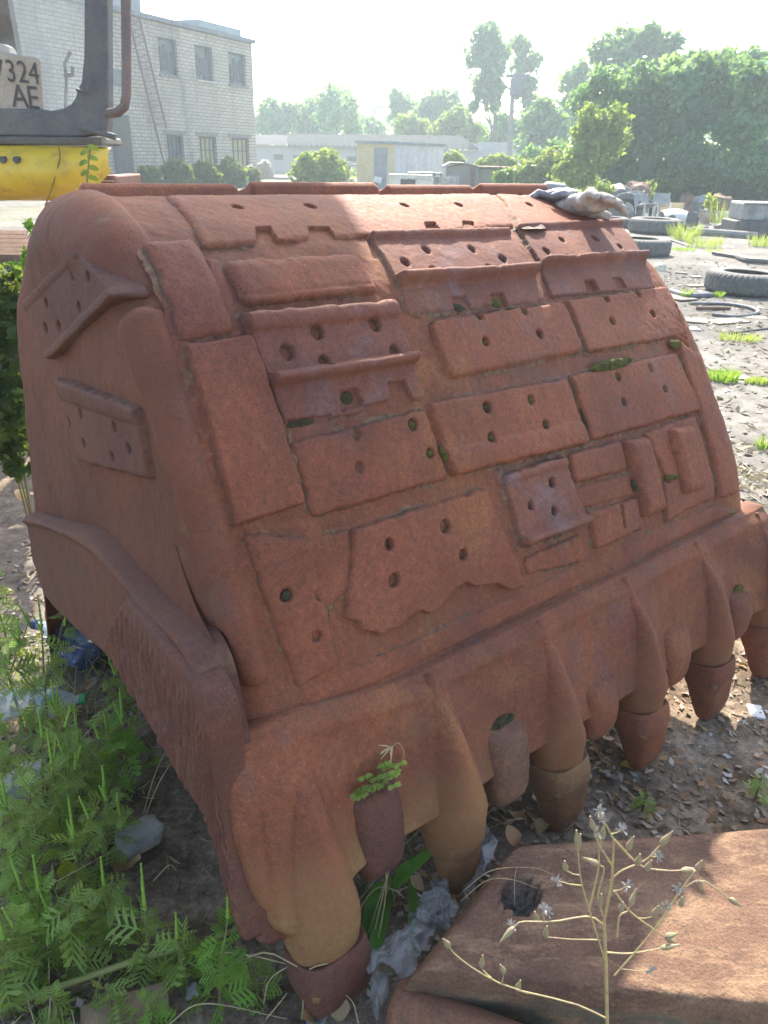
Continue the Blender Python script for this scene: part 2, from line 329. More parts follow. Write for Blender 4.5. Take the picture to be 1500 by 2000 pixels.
def in_poly(X, Y, poly):
    r = np.zeros(X.shape, bool); n = len(poly)
    for i in range(n):
        (x1, y1), (x2, y2) = poly[i], poly[(i+1) % n]
        if y1 == y2: continue
        r ^= ((y1 > Y) != (y2 > Y)) & (X < (x2-x1)*(Y-y1)/(y2-y1)+x1)
    return r
_pl = [0]
def plate(name, quad, surf=FR, T=.016, holes=(), bars=(), notches=(), r=.0045, bead=.012, bh=.006, jag=.0026, crn=.012, res=.0033, mat=None, hr=.0115, step=None, wav=.0018, parent=None, fn=None, steps=(), drop=None):
    _pl[0] += 1; sd = _pl[0]*13; T = T*.78; bars = [(q0, q1, q2*.8, q3, q4) for (q0, q1, q2, q3, q4) in bars]
    st = np.array([surf.inv(*q) for q in quad]); P4 = np.array([surf.pos(np.array(a), np.array(b)) for a, b in st])
    Lx = (np.linalg.norm(P4[1]-P4[0])+np.linalg.norm(P4[2]-P4[3]))/2; Ly = (np.linalg.norm(P4[3]-P4[0])+np.linalg.norm(P4[2]-P4[1]))/2
    m = bead+.004; nx = int((Lx+2*m)/res)+2; ny = int((Ly+2*m)/res)+2
    a = np.linspace(-m/Lx, 1+m/Lx, nx)[None, :]; b = np.linspace(-m/Ly, 1+m/Ly, ny)[:, None]
    w = [(1-a)*(1-b), a*(1-b), a*b, (1-a)*b]; S = sum(w[k]*st[k, 0] for k in range(4)); Tt = sum(w[k]*st[k, 1] for k in range(4))
    P0 = surf.pos(S, Tt); Nn = surf.nrm(S, Tt)
    if (Nn[ny//2, nx//2]@(CP-P0[ny//2, nx//2])) < 0: Nn = -Nn
    X = np.broadcast_to(a*Lx, S.shape); Y = np.broadcast_to(b*Ly, S.shape)
    jn = jag*fbm(P0, 45, 3, sd)*2
    # rounded box distance, positive inside
    qx = np.abs(X-Lx/2)-Lx/2+crn; qy = np.abs(Y-Ly/2)-Ly/2+crn
    d = -(np.hypot(np.maximum(qx, 0), np.maximum(qy, 0))+np.minimum(np.maximum(qx, qy), 0)-crn)+jn
    px, py = proj(P0)
    for pol in notches:
        ins = in_poly(px, py, pol); d = np.where(ins, -.5, d)
    t = np.clip(d/r, 0, 1); h = T*np.sqrt(1-(1-t)**2)
    if drop is not None: h = h*(1-drop[1]*sstep(b+0*a, drop[0]-.02, drop[0]+.03))
    for (b0, wd, hh, a0, a1) in bars:
        db = (b-b0)*Ly+0*a; en = sstep(a+0*b, a0-.01, a0+.02)*(1-sstep(a+0*b, a1-.02, a1+.01))
        nb = 1+.12*vnoise(P0, 18, sd+1)
        q = np.clip(1-(db/(wd*nb))**2, 0, 1)**.5; h = h+hh*q*en*nb*(d > .001)
    if fn is not None: h = h+fn(a+0*b, b+0*a, X, Y)*(d > 0)
    h = h+wav*fbm(P0, 7, 3, sd+2)*(d > 0)+.0011*fbm(P0, 75, 3, sd+3)
    crust = np.zeros(S.shape)
    bn = fbm(P0, 70, 3, sd+5); bl = fbm(P0, 12, 2, sd+6)
    out = d <= 0; bb = bh*np.clip(.55+1.1*bn+.5*bl, 0, 1.6)*np.sqrt(np.clip(1-(d/bead)**2, 0, 1)) - .0035
    if bh == 0: bb = -.05*np.clip(-d/bead, 0, 1)
    h = np.where(out, np.where(d < -.4, -.004, bb), h)
    crust = np.where(out & (d > -bead), np.clip(.35+1.3*bl+.8*bn, 0, .95), 0.)
    crust = np.maximum(crust, .5*np.clip(1-np.abs(d)/.004, 0, 1)*np.clip(bl*2, 0, 1))
    hol = np.clip(1-np.abs(d+.001)/.0035, 0, 1)*np.clip(.55+1.6*fbm(P0, 9, 3, sd+8), 0, 1)*(1 if bh else .3)  # shade of the cracks put into the colour along the plate outline
    for hq in holes:
        c = surf.pos(*[np.array(k) for k in surf.inv(hq[0], hq[1])]); rr = hr*(hq[2] if len(hq) > 2 else 1)*(1+.10*math.sin(hq[0])); dd = np.linalg.norm(P0-c, axis=-1)+.0012*vnoise(P0, 80, sd)
        dep = hq[3] if len(hq) > 3 else 1.
        hz = (-.003)*dep+(1-dep)*(h-.003); h = np.where(dd < rr, hz, np.where(dd < rr+.004, h-.0035*(1-(dd-rr)/.004), h))
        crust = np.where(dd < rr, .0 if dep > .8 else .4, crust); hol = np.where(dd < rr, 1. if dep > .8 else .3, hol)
    P = P0+Nn*h[..., None]
    Fq = grid_faces(ny, nx)[:, ::-1].copy(); dead = ((d < -bead*.95) | (d < -.4)).ravel(); Fq = Fq[~dead[Fq].all(1)]
    o = mk(name, P, Fq, mat or RUST_P, parent or bucket, attr={'crust': crust, 'dirt_shade': hol}); return o

# --- body shell: far side wall, far corner, front and top, near corner, near side wall
nv = 420; vv = np.linspace(0, 1, nv)
rC = .085
def corner(A_edge, sgn, th, v):
    A = np.full_like(v, A_edge); q0, q1 = prof(A, v); e = .003; a0, a1 = prof(A, np.clip(v+e, 0, 1)); b0, b1 = prof(A, np.clip(v-e, 0, 1)); tx, tz = a0-b0, a1-b1; L = np.hypot(tx, tz); nx_, nz_ = tz/L, -tx/L   # inward normal
    return bw(A+sgn*rC*math.sin(th), q0+nx_*rC*(1-math.cos(th)), q1+nz_*rC*(1-math.cos(th)))
def pxof(A, Pp, Z): q = proj(bw(np.array(A), np.array(Pp), np.array(Z))); return (float(q[0]), float(q[1]))
FL_T = [pxof(AS-.02, .24*.66-.018, .665), (400, 1268), (300, 1158), (200, 1050), (130, 1020), (60, 1000)]
def side_curve(pts, A):
    q = bw(A, 0, 0); R = [];
    for x, y in pts:
        P = at_plane(x, y, q, ax)-BO; R.append((P@pp, P[2]))
    return np.array(R)
fl_t = side_curve(FL_T, AS-.02)
def Lcurve(t): k = np.linspace(0, 1, len(fl_t)); return np.interp(t, k, fl_t[:, 0]), np.interp(t, k, fl_t[:, 1])
cols = []; cr = []
Lp, Lz = Lcurve(vv)
far_edge = AW; near_edge = .025
inn = corner(far_edge, 1, math.pi/2, vv)
tgt = bw(far_edge-.02, Lp, Lz*.55)
for w in np.linspace(1, 0, 10, endpoint=False): cols.append(inn*(1-w)+tgt*w)
for th in np.linspace(math.pi/2, 0, 10, endpoint=False): cols.append(corner(far_edge, 1, th, vv))
for A in np.linspace(far_edge, near_edge, 300): cols.append(FR.pos(np.full(nv, A), vv))
for th in np.linspace(0, math.pi/2, 12)[1:]: cols.append(corner(near_edge, -1, th, vv))
inn = corner(near_edge, -1, math.pi/2, vv); tgt = bw(near_edge-rC, Lp, Lz)
for w in np.linspace(0, 1, 90)[1:]: cols.append(inn*(1-w)+tgt*w - ax*.0)
G = np.stack(cols, 1)   # nv x ncol x 3
dN = np.cross(np.gradient(G, axis=0), np.gradient(G, axis=1)); dN /= np.maximum(np.linalg.norm(dN, axis=-1)[..., None], 1e-9)
cen = bw(.85, .9, .8)
sg = np.sign(np.median(np.sum(dN*(G-cen), -1))); dN *= sg
isside = np.zeros(G.shape[1]); isside[-102:] = np.linspace(.02, 1, 102)
hh = .007*fbm(G, 3.3, 3, 2)+.004*fbm(G, 14, 3, 4)+.0018*fbm(G, 60, 3, 6)+isside[None]*.010*fbm(G, 5, 2, 12)
gxp, gyp = proj(G); hd_ = np.hypot((gxp-172)/95, (gyp-452)/85); hh = hh+.018*np.exp(-hd_**4)*(isside > 0)[None]*(vv < .9)[:, None]

def segd(x0, y0, x1, y1):
    t = np.clip(((gxp-x0)*(x1-x0)+(gyp-y0)*(y1-y0))/((x1-x0)**2+(y1-y0)**2), 0, 1); return np.hypot(gxp-x0-t*(x1-x0), gyp-y0-t*(y1-y0)), t
sd_, st_ = segd(285, 645, 492, 1310); wst = 46-18*st_; sm_ = np.clip(1-(sd_/wst)**4, 0, 1)*(isside > 0)[None]*(vv < .9)[:, None]; hh = hh+.026*sm_**.55
G2 = G+dN*hh[..., None]
cru = np.clip(fbm(G, 20, 3, 44)*1.6-.55, 0, .5)
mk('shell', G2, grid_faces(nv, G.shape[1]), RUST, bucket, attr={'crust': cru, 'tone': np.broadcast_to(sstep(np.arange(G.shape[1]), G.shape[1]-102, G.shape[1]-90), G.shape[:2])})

# --- welded track shoes and wear plates on the back
GR = lambda *k: k
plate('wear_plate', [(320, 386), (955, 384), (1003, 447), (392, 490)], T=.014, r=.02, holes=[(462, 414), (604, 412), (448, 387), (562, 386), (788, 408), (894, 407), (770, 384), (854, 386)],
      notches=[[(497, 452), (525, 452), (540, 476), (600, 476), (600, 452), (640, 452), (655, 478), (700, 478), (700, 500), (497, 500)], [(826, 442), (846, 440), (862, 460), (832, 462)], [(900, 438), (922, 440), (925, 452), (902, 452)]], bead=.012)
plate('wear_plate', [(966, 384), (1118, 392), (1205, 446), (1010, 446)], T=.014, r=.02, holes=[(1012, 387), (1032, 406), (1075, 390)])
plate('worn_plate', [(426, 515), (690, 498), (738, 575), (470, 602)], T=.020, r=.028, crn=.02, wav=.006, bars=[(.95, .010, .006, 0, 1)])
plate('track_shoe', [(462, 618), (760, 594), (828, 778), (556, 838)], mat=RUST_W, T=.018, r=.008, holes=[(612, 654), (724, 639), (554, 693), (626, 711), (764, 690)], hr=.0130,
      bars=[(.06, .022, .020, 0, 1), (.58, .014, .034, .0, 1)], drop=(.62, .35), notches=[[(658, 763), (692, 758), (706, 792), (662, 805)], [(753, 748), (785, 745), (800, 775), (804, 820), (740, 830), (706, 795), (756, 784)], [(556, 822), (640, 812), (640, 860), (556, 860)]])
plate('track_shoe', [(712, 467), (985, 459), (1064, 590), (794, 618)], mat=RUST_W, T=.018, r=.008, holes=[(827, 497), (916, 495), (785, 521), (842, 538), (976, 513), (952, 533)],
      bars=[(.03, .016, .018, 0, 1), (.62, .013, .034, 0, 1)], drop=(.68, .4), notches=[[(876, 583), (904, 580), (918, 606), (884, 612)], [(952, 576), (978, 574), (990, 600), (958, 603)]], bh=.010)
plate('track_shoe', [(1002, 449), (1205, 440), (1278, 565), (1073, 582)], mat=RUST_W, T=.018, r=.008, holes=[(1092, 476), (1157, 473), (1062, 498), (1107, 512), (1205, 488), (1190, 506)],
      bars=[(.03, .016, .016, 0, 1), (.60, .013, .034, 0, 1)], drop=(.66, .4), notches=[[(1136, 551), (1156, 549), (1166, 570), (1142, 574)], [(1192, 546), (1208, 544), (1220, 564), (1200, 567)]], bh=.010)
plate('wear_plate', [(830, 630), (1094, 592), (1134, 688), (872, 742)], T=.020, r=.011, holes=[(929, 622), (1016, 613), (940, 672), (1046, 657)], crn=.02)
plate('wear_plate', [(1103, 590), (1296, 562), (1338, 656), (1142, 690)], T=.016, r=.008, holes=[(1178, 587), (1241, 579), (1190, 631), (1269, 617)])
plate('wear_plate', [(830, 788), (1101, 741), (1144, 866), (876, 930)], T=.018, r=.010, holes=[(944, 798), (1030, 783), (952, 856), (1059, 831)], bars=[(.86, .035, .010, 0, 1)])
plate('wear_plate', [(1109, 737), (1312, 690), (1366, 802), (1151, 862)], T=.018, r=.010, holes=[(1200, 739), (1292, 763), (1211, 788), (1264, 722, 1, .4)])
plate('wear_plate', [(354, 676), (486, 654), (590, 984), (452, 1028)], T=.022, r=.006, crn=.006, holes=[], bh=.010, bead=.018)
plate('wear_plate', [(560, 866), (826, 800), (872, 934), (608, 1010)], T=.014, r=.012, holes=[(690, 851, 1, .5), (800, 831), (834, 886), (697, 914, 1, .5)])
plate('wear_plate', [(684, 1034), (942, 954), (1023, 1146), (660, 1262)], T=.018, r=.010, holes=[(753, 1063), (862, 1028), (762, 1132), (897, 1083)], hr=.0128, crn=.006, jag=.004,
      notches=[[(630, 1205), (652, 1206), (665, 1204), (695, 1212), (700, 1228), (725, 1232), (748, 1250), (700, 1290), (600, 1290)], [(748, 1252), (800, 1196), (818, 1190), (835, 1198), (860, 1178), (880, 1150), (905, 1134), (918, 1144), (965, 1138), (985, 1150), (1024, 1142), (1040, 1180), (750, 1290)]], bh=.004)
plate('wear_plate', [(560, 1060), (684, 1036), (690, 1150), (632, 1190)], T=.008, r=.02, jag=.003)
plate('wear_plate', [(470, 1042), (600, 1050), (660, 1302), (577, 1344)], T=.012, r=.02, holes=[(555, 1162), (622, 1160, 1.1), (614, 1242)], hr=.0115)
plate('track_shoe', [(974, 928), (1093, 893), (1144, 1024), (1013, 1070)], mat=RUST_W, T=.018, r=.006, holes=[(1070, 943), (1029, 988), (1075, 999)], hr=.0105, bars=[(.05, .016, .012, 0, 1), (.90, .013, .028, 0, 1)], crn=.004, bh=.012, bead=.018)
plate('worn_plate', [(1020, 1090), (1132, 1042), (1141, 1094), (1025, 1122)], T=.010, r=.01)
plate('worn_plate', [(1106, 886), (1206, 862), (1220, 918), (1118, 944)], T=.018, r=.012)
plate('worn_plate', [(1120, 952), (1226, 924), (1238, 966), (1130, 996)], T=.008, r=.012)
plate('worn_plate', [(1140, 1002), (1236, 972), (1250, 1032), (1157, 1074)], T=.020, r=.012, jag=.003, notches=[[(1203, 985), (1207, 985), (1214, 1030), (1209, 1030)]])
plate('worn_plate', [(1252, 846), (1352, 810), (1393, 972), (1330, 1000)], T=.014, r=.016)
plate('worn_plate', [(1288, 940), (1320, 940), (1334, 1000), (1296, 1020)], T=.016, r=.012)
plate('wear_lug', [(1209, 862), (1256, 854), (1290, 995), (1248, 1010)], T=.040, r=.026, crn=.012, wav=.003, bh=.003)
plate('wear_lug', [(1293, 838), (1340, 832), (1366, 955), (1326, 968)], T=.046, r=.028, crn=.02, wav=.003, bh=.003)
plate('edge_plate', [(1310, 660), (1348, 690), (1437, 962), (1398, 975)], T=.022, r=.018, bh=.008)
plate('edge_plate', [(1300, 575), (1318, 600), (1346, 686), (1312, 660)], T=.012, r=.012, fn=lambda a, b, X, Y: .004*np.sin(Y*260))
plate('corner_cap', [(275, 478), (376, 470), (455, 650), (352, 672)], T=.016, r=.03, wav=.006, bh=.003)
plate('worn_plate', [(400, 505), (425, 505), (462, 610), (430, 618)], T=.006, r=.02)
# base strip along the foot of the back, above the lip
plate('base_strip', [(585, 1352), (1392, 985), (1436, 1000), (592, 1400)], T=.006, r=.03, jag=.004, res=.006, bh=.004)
# rear plates beyond the crest
def rear_plate(A0, A1, v0, v1, T=.03, lip=.02):
    nx, ny = 60, 24; A, v = np.meshgrid(np.linspace(A0, A1, nx), np.linspace(v0, v1, ny)); P0 = FR.pos(A, v); Nn = FR.nrm(A, v); Nn *= np.sign(Nn[..., 2:3])
    dx = np.minimum(A-A0, A1-A); dv = np.minimum(v-v0, v1-v)*2.2; d = np.minimum(dx, dv)
    h = np.where(d <= 0, -.01, T*np.clip(d/.012, 0, 1)**.5+lip*np.exp(-((v-v0-.01)/.006)**2)); 
    mk('track_shoe', P0+Nn*h[..., None], grid_faces(ny, nx), RUST_P, bucket, attr={'crust': np.zeros(A.shape)})
for k, (a0, a1) in enumerate([(.02, .40), (.43, .86), (.89, 1.27), (1.30, 1.68)]): rear_plate(a0, a1, .75, .835, .018+.005*(k % 2), .012)

# --- side wall pieces
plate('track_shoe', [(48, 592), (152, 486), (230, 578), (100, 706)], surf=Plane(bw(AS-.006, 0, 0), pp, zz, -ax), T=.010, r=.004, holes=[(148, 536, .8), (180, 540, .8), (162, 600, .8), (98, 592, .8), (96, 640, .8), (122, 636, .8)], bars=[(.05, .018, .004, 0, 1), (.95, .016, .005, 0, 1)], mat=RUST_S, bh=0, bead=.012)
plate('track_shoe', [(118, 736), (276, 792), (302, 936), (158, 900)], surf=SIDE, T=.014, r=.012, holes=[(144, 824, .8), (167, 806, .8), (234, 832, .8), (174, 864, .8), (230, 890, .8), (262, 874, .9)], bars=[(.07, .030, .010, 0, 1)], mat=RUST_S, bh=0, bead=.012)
# long tapering wear strip beside the front corner
SIDE2 = Plane(bw(AS, 0, 0), pp, zz, -ax)

# --- side cutter bar with weld covered shroud
FL_B = [pxof(AS-.02, .24*.22-.012, .215), (420, 1600), (330, 1450), (240, 1300), (110, 1180), (75, 1100)]
def strip(name, top, bot, A, T, mat, ny=50, nx=220, fn=None, back=.04, rim=0., endr=False, edrop=.07):
    a = side_curve(top, A); b = side_curve(bot, A); k = np.linspace(0, 1, nx); ka = np.linspace(0, 1, len(a)); kb = np.linspace(0, 1, len(b))
    ta = np.stack([catmull(ka, a[:, i], k) for i in (0, 1)], 1); tb = np.stack([catmull(kb, b[:, i], k) for i in (0, 1)], 1)
    w = np.linspace(0, 1, ny)[:, None, None]; Q = ta[None]*(1-w)+tb[None]*w; wid = np.linalg.norm(ta-tb, axis=1)[None]
    d = np.minimum(w[..., 0], 1-w[..., 0])*wid; d = np.minimum(d, (1-k)[None]*1.6+1e-5)
    h = T*np.sqrt(1-(1-np.clip(d/.022, 0, 1))**2)-edrop*(1-np.sqrt(np.clip(1-np.clip(1-k[None]*1.75/edrop, 0, 1)**2, 0, 1)))
    P0 = bw(A, Q[..., 0], Q[..., 1])
    if rim: h = h+rim*np.exp(-((w[..., 0]*wid-.020)/.014)**2)*(d > .002)
    if fn is not None: h = h+fn(k[None]+0*w[..., 0], w[..., 0]+0*k[None], P0)*np.clip(d/.02, 0, 1)
    h = h+.004*fbm(P0, 9, 3, 5)+.0015*fbm(P0, 50, 2, 7)
    h = np.where(np.minimum(w[..., 0], 1-w[..., 0])*wid <= 1e-6, -back, h); h = np.where((k[None] <= 0)|(k[None] >= 1), -back, h); P = P0-ax*h[..., None]
    return mk(name, P, grid_faces(ny, nx), mat, bucket, attr={'crust': np.clip(fbm(P0, 25, 3, 8)*1.2-.3, 0, .5)})
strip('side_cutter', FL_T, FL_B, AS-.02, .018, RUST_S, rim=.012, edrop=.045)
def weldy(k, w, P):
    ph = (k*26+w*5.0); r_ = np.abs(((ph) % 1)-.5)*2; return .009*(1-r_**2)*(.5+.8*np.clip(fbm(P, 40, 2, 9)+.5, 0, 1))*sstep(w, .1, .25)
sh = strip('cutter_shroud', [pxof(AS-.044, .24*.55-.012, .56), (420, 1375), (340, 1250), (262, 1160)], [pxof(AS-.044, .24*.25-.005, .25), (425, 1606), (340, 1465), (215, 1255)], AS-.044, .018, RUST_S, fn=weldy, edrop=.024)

# --- lip plate with the cast ridge
def lip_mesh():
    nx, ny = 420, 110; A = np.linspace(-.085, 1.86, nx)[None]; s = np.linspace(0, 1, ny)[:, None]
    top = .655-.045*sstep(A, 0, .35); bot = .285-.085*np.exp(-((A-.01)/.075)**2)+.012*fbm(bw(A, 0, 0), 9, 2, 3); Z = top+(bot-top)*s
    P0 = bw(A+0*Z, LK*Z, Z); sl_ = (top-Z)
    h = .014*sstep(sl_, 0, .05)+.006*np.exp(-((sl_-.035)/.02)**2)
    for c in (.02, .388, .733, 1.077, 1.422, 1.765):
        wd = .03+.16*np.clip(sl_/.35, 0, 1); h = h+.032*np.exp(-((A-c)/wd)**2)*np.clip(sl_/.12, 0, 1)
    h = h+.005*fbm(P0, 5, 3, 61)+.0022*fbm(P0, 25, 3, 62)
    h = h-.03*np.clip((s-.93)/.07, 0, 1)**2; h = np.where(s > .992, -.07, h); h = h-.09*np.clip((-.045-A)/.04, 0, 1)**2-.09*np.clip((A-1.82)/.04, 0, 1)**2+0*Z; h = np.where(s < .006, -.07, h)
    return mk('lip', P0+_ln*h[..., None], grid_faces(ny, nx)[:, ::-1].copy(), RUST, bucket, attr={'crust': np.clip(fbm(P0, 15, 3, 71)-.25, 0, .4), 'ochre': np.clip((1-sstep(P0[..., 2]+.08*fbm(P0, 6, 2, 3), .28, .46))*(1-sstep(A+0*Z, .25, .7)), 0, 1)*.9})
lip_mesh()
# adapters: cast noses that swell out of the lip; tooth tips capped over them; shrouds between
def loft(name, secs, mat, n=40, parent=None, noise=.002, sd=0, sup=2.4, attr_c=0., och=0.):
    """secs: (A, s(z along lip), halfwidth, front, back) -> rounded section in the (axis, lip normal) plane"""
    S = np.array(secs, float); k = np.linspace(0, 1, len(S)); kk = np.linspace(0, 1, 60); S = np.stack([catmull(k, S[:, i], kk) for i in range(5)], 1)
    th = np.linspace(0, 2*math.pi, n, endpoint=False); c, s = np.cos(th), np.sin(th); e = 2/sup
    cx = np.sign(c)*np.abs(c)**e; cy = np.sign(s)*np.abs(s)**e
    A = S[:, 0:1]+S[:, 2:3]*cx; Nn = np.where(cy > 0, S[:, 3:4]*cy, S[:, 4:5]*cy); Z = S[:, 1:2]+0*A
    P = bw(A, LK*Z, Z)+Nn[..., None]*_ln
    c0 = P.mean(1, keepdims=True); r_ = P-c0; r_ /= np.maximum(np.linalg.norm(r_, axis=-1)[..., None], 1e-6); P = P+r_*(noise*2*fbm(P, 12, 3, sd)+noise*.6*fbm(P, 50, 2, sd+1))[..., None]
    m = len(kk); Fc = [(i*n+j, i*n+(j+1) % n, (i+1)*n+(j+1) % n, (i+1)*n+j) for i in range(m-1) for j in range(n)]+[tuple(range(n))[::-1], tuple((m-1)*n+j for j in range(n))]
    V = P.reshape(-1, 3); return mk(name, V, Fc, mat, parent or bucket, attr={'crust': np.clip(fbm(V, 18, 3, sd+3)*1.2-.45+attr_c, 0, .5), 'ochre': np.clip(och*(1-sstep(V[:, 2]+.05*fbm(V, 9, 2, sd), .22, .50)), 0, 1)})
TEETH = [.032, .388, .733, 1.077, 1.422, 1.765]
for i, c in enumerate(TEETH):
    m = RUST; oc = (.95, .8, .45, .3, .3, .3)[i]
    q = (1.10, 1.10, .98, .94, .94, .94)[i]
    dz = -.035 if i == 0 else (0. if i < 2 else .03); sk = .012+.012*min(i, 4)
    a = loft('tooth_adapter', [(c, .60, .010, .016, .01), (c, .56, .020, .032, .02), (c+sk*.2, .50, .033, .062, .03), (c+sk*.4, .42, .046*q, .086, .03), (c+sk*.6, .34, .060*q, .092, .045), (c+sk*.8, .26+dz, .074*q, .088, .060), (c+sk, .19+dz, .066*q, .064, .058), (c+sk, .165+dz, .058*q, .052, .05), (c+sk, .12+dz, .035*q, .03, .035)], m, och=oc, sup=2.1, sd=i*31, noise=.004 if i < 2 else .003)
    if i == 1:
        loft('worn_nose', [(c+sk, .20, .062, .055, .05), (c+sk, .14, .056, .045, .045), (c+sk, .08, .045, .03, .035), (c+sk, .055, .03, .015, .02), (c+sk, .045, .005, .005, .005)], m, och=oc, sd=90); continue
    tz = .030 if i >= 2 else 0.
    tp = loft('tooth_tip', [(c+sk, .192+dz, .060*q, .055, .05), (c+sk, .190+dz, .072*q, .070, .064), (c+sk+.003, .14+dz, .074*q, .068, .060), (c+sk+.006, .085+dz*.7+tz, .071*q, .056, .050), (c+sk+.010, .035+dz*.3+tz, .066*q, .038, .036), (c+sk+.012, .008+tz, .058*q, .022, .024), (c+sk+.012, -.010+tz, .036*q, .010, .010), (c+sk+.012, -.016+tz, .004, .002, .002)], RUST_Y if i == 2 else (RUST_S if i == 0 else RUST), sd=i*31+7, noise=.0025, sup=3.6)
    mb = MB(); P = bw(c+sk-.052*q, LK*(.13+dz), .13+dz)+_ln*.045; dr = (-ax*.75+_ln*.66)
    mb.tube([P-dr*.01, P+dr*.010, P+dr*.013], [.010, .010, .006], 12); mb.build('pin', RUST_Y, tp)
for i, (c, top, bot) in enumerate([(.195, .43, .225), (.575, .40, .195), (.925, .375, .21), (1.270, .40, .215), (1.615, .40, .23)]):
    loft('lip_shroud', [(c, top+.02, .03, .002, .02), (c, top, .058, .030, .03), (c, top-.02, .064, .048, .04), (c, (top+bot)/2+.02, .064, .058, .06), (c, bot+.05, .058, .050, .055), (c, bot+.02, .048, .036, .04), (c, bot+.004, .030, .018, .02), (c, bot, .004, .004, .004)], RUST_S if i == 0 else (RUST_B if i == 1 else RUST), sd=300+i*9, sup=2.9, noise=.003)

loft('corner_casting', [(-.03, .655, .03, .005, .03), (-.03, .645, .055, .014, .06), (-.03, .60, .068, .026, .09), (-.03, .48, .072, .032, .10), (-.026, .38, .070, .033, .10), (-.018, .32, .062, .028, .09), (-.005, .27, .048, .022, .07), (.01, .22, .02, .01, .03)], RUST, sd=411, sup=3.2, noise=.003, och=.9)
# ------------------------------------------------------------------ moss on the bucket
def front_pt(x, y, off=0.): a, b = FR.inv(x, y); a, b = np.array(a), np.array(b); n = FR.nrm(a, b); n = n if n@(CP-FR.pos(a, b)) > 0 else -n; return FR.pos(a, b)+n*off, n, (FR.pos(a+.01, b)-FR.pos(a, b))*100
def blob(name, c, e1, e2, n, r1, r2, h, mat, sd, ang=0., res=26, base=None):
    ca, sa_ = math.cos(ang), math.sin(ang); e1 = e1/np.linalg.norm(e1); e2 = e2/np.linalg.norm(e2); E1 = e1*ca+e2*sa_; E2 = -e1*sa_+e2*ca
    V = [];
    for i in range(res//2+1):
        ph = i/(res//2)*math.pi/2
        for j in range(res): a = 2*math.pi*j/res; V.append(c+E1*r1*math.sin(ph)*math.cos(a)+E2*r2*math.sin(ph)*math.sin(a)+n*(h*math.cos(ph)-.003))
    V = np.array(V); V += (n*h*.6+0)*fbm(V, 90, 3, sd)[:, None]+(E1*r1*.25)*vnoise(V, 60, sd+1)[:, None]
    return mk(name, V, [(i*res+j, i*res+(j+1) % res, (i+1)*res+(j+1) % res, (i+1)*res+j) for i in range(res//2) for j in range(res)], mat, base=c if base is None else base)
_mh = [(929, 622), (1016, 613), (940, 672), (944, 798), (1030, 783), (952, 856), (1059, 831), (1200, 739), (1292, 763), (1211, 788), (834, 886), (800, 831), (555, 1162)]
_ml = ['upper left bolt hole of plate under middle track shoe', 'upper right bolt hole of plate under middle track shoe', 'lower left bolt hole of plate under middle track shoe', 'upper left bolt hole of large plate mid back', 'upper right bolt hole of large plate mid back', 'lower left bolt hole of large plate mid back', 'lower right bolt hole of large plate mid back',
    'upper left bolt hole of plate below long moss strip', 'right bolt hole of plate below long moss strip', 'lower left bolt hole of plate below long moss strip', 'hole beside the mossy gap between two middle plates', 'upper right hole of the plate below the left track shoe', 'leftmost hole of the lower left plate above the near lip corner']
for i, (x, y) in enumerate(_mh):
    c, n, e = front_pt(x, y, .007); e2 = np.cross(n, e/np.linalg.norm(e))
    tag(blob('moss_clump', c, e, e2, n, .009, .0085, .006, MOSS if i % 3 else MOSS_D, i), 'moss plug in '+_ml[i], 'moss', 'moss in the bolt holes')
def mossbar(x0, y0, x1, y1, r2, h, lab, mat=MOSS, name='moss_patch', off=.012):
    a, n, _ = front_pt(x0, y0, off); b, _, _ = front_pt(x1, y1, off); c = (a+b)/2; e = b-a; L = np.linalg.norm(e)/2; e2 = np.cross(n, e/(2*L))
    tag(blob(name, c, e, e2, n, L, r2, h, mat, int(x0), res=44), lab, 'moss')
mossbar(1146, 724, 1228, 706, .016, .014, 'long thick strip of bright green moss above the upper right wear plate')
mossbar(1302, 676, 1322, 676, .014, .012, 'round cushion of moss near the far right edge of the bucket')
mossbar(852, 872, 864, 902, .008, .012, 'dark moss filling the narrow gap between two middle wear plates')
mossbar(1132, 800, 1150, 850, .007, .006, 'dark moss line between the two right hand wear plates', MOSS_D, off=.006)
mossbar(1228, 940, 1236, 962, .008, .01, 'moss at the foot of the left upright lug', MOSS_D)
mossbar(1294, 935, 1318, 932, .008, .01, 'moss in the recess between the two upright lugs', MOSS)
mossbar(880, 598, 910, 606, .012, .006, 'mossy dirt in the left notch of the middle top track shoe', MOSS_D, off=.002)
mossbar(956, 592, 980, 592, .012, .006, 'mossy dirt in the right notch of the middle top track shoe', MOSS, off=.002)
mossbar(560, 830, 612, 822, .010, .008, 'mossy dirt in the slot under the left track shoe', MOSS_D, off=.0)
mossbar(664, 780, 690, 774, .014, .006, 'mossy dirt in the square notch of the left track shoe', MOSS_D, off=.001)
mossbar(828, 448, 852, 456, .012, .004, 'mossy dirt in the square notch of the crest plate', MOSS_D, off=.001)
def lipmoss(A, z, off, r1, r2, h, lab, mat):
    c = bw(A, LK*z, z)+_ln*off; tag(blob('moss_patch', c, ax, LK*pp+zz, _ln*.5+zz*.85, r1, r2, h, mat, int(z*999), res=40), lab, 'moss')
lipmoss(.573, .405, .022, .052, .020, .014, 'dark moss cushion filling the top of the second lip shroud', MOSS_D)
lipmoss(1.615, .40, .03, .03, .015, .012, 'moss on top of the far lip shroud', MOSS)
for (x, y, dx, dy) in [(400, 678, 1, 3), (420, 724, 2, 3), (146, 520, 1, 4), (232, 640, 2, 2), (178, 410, 2, 1)]:
    pass
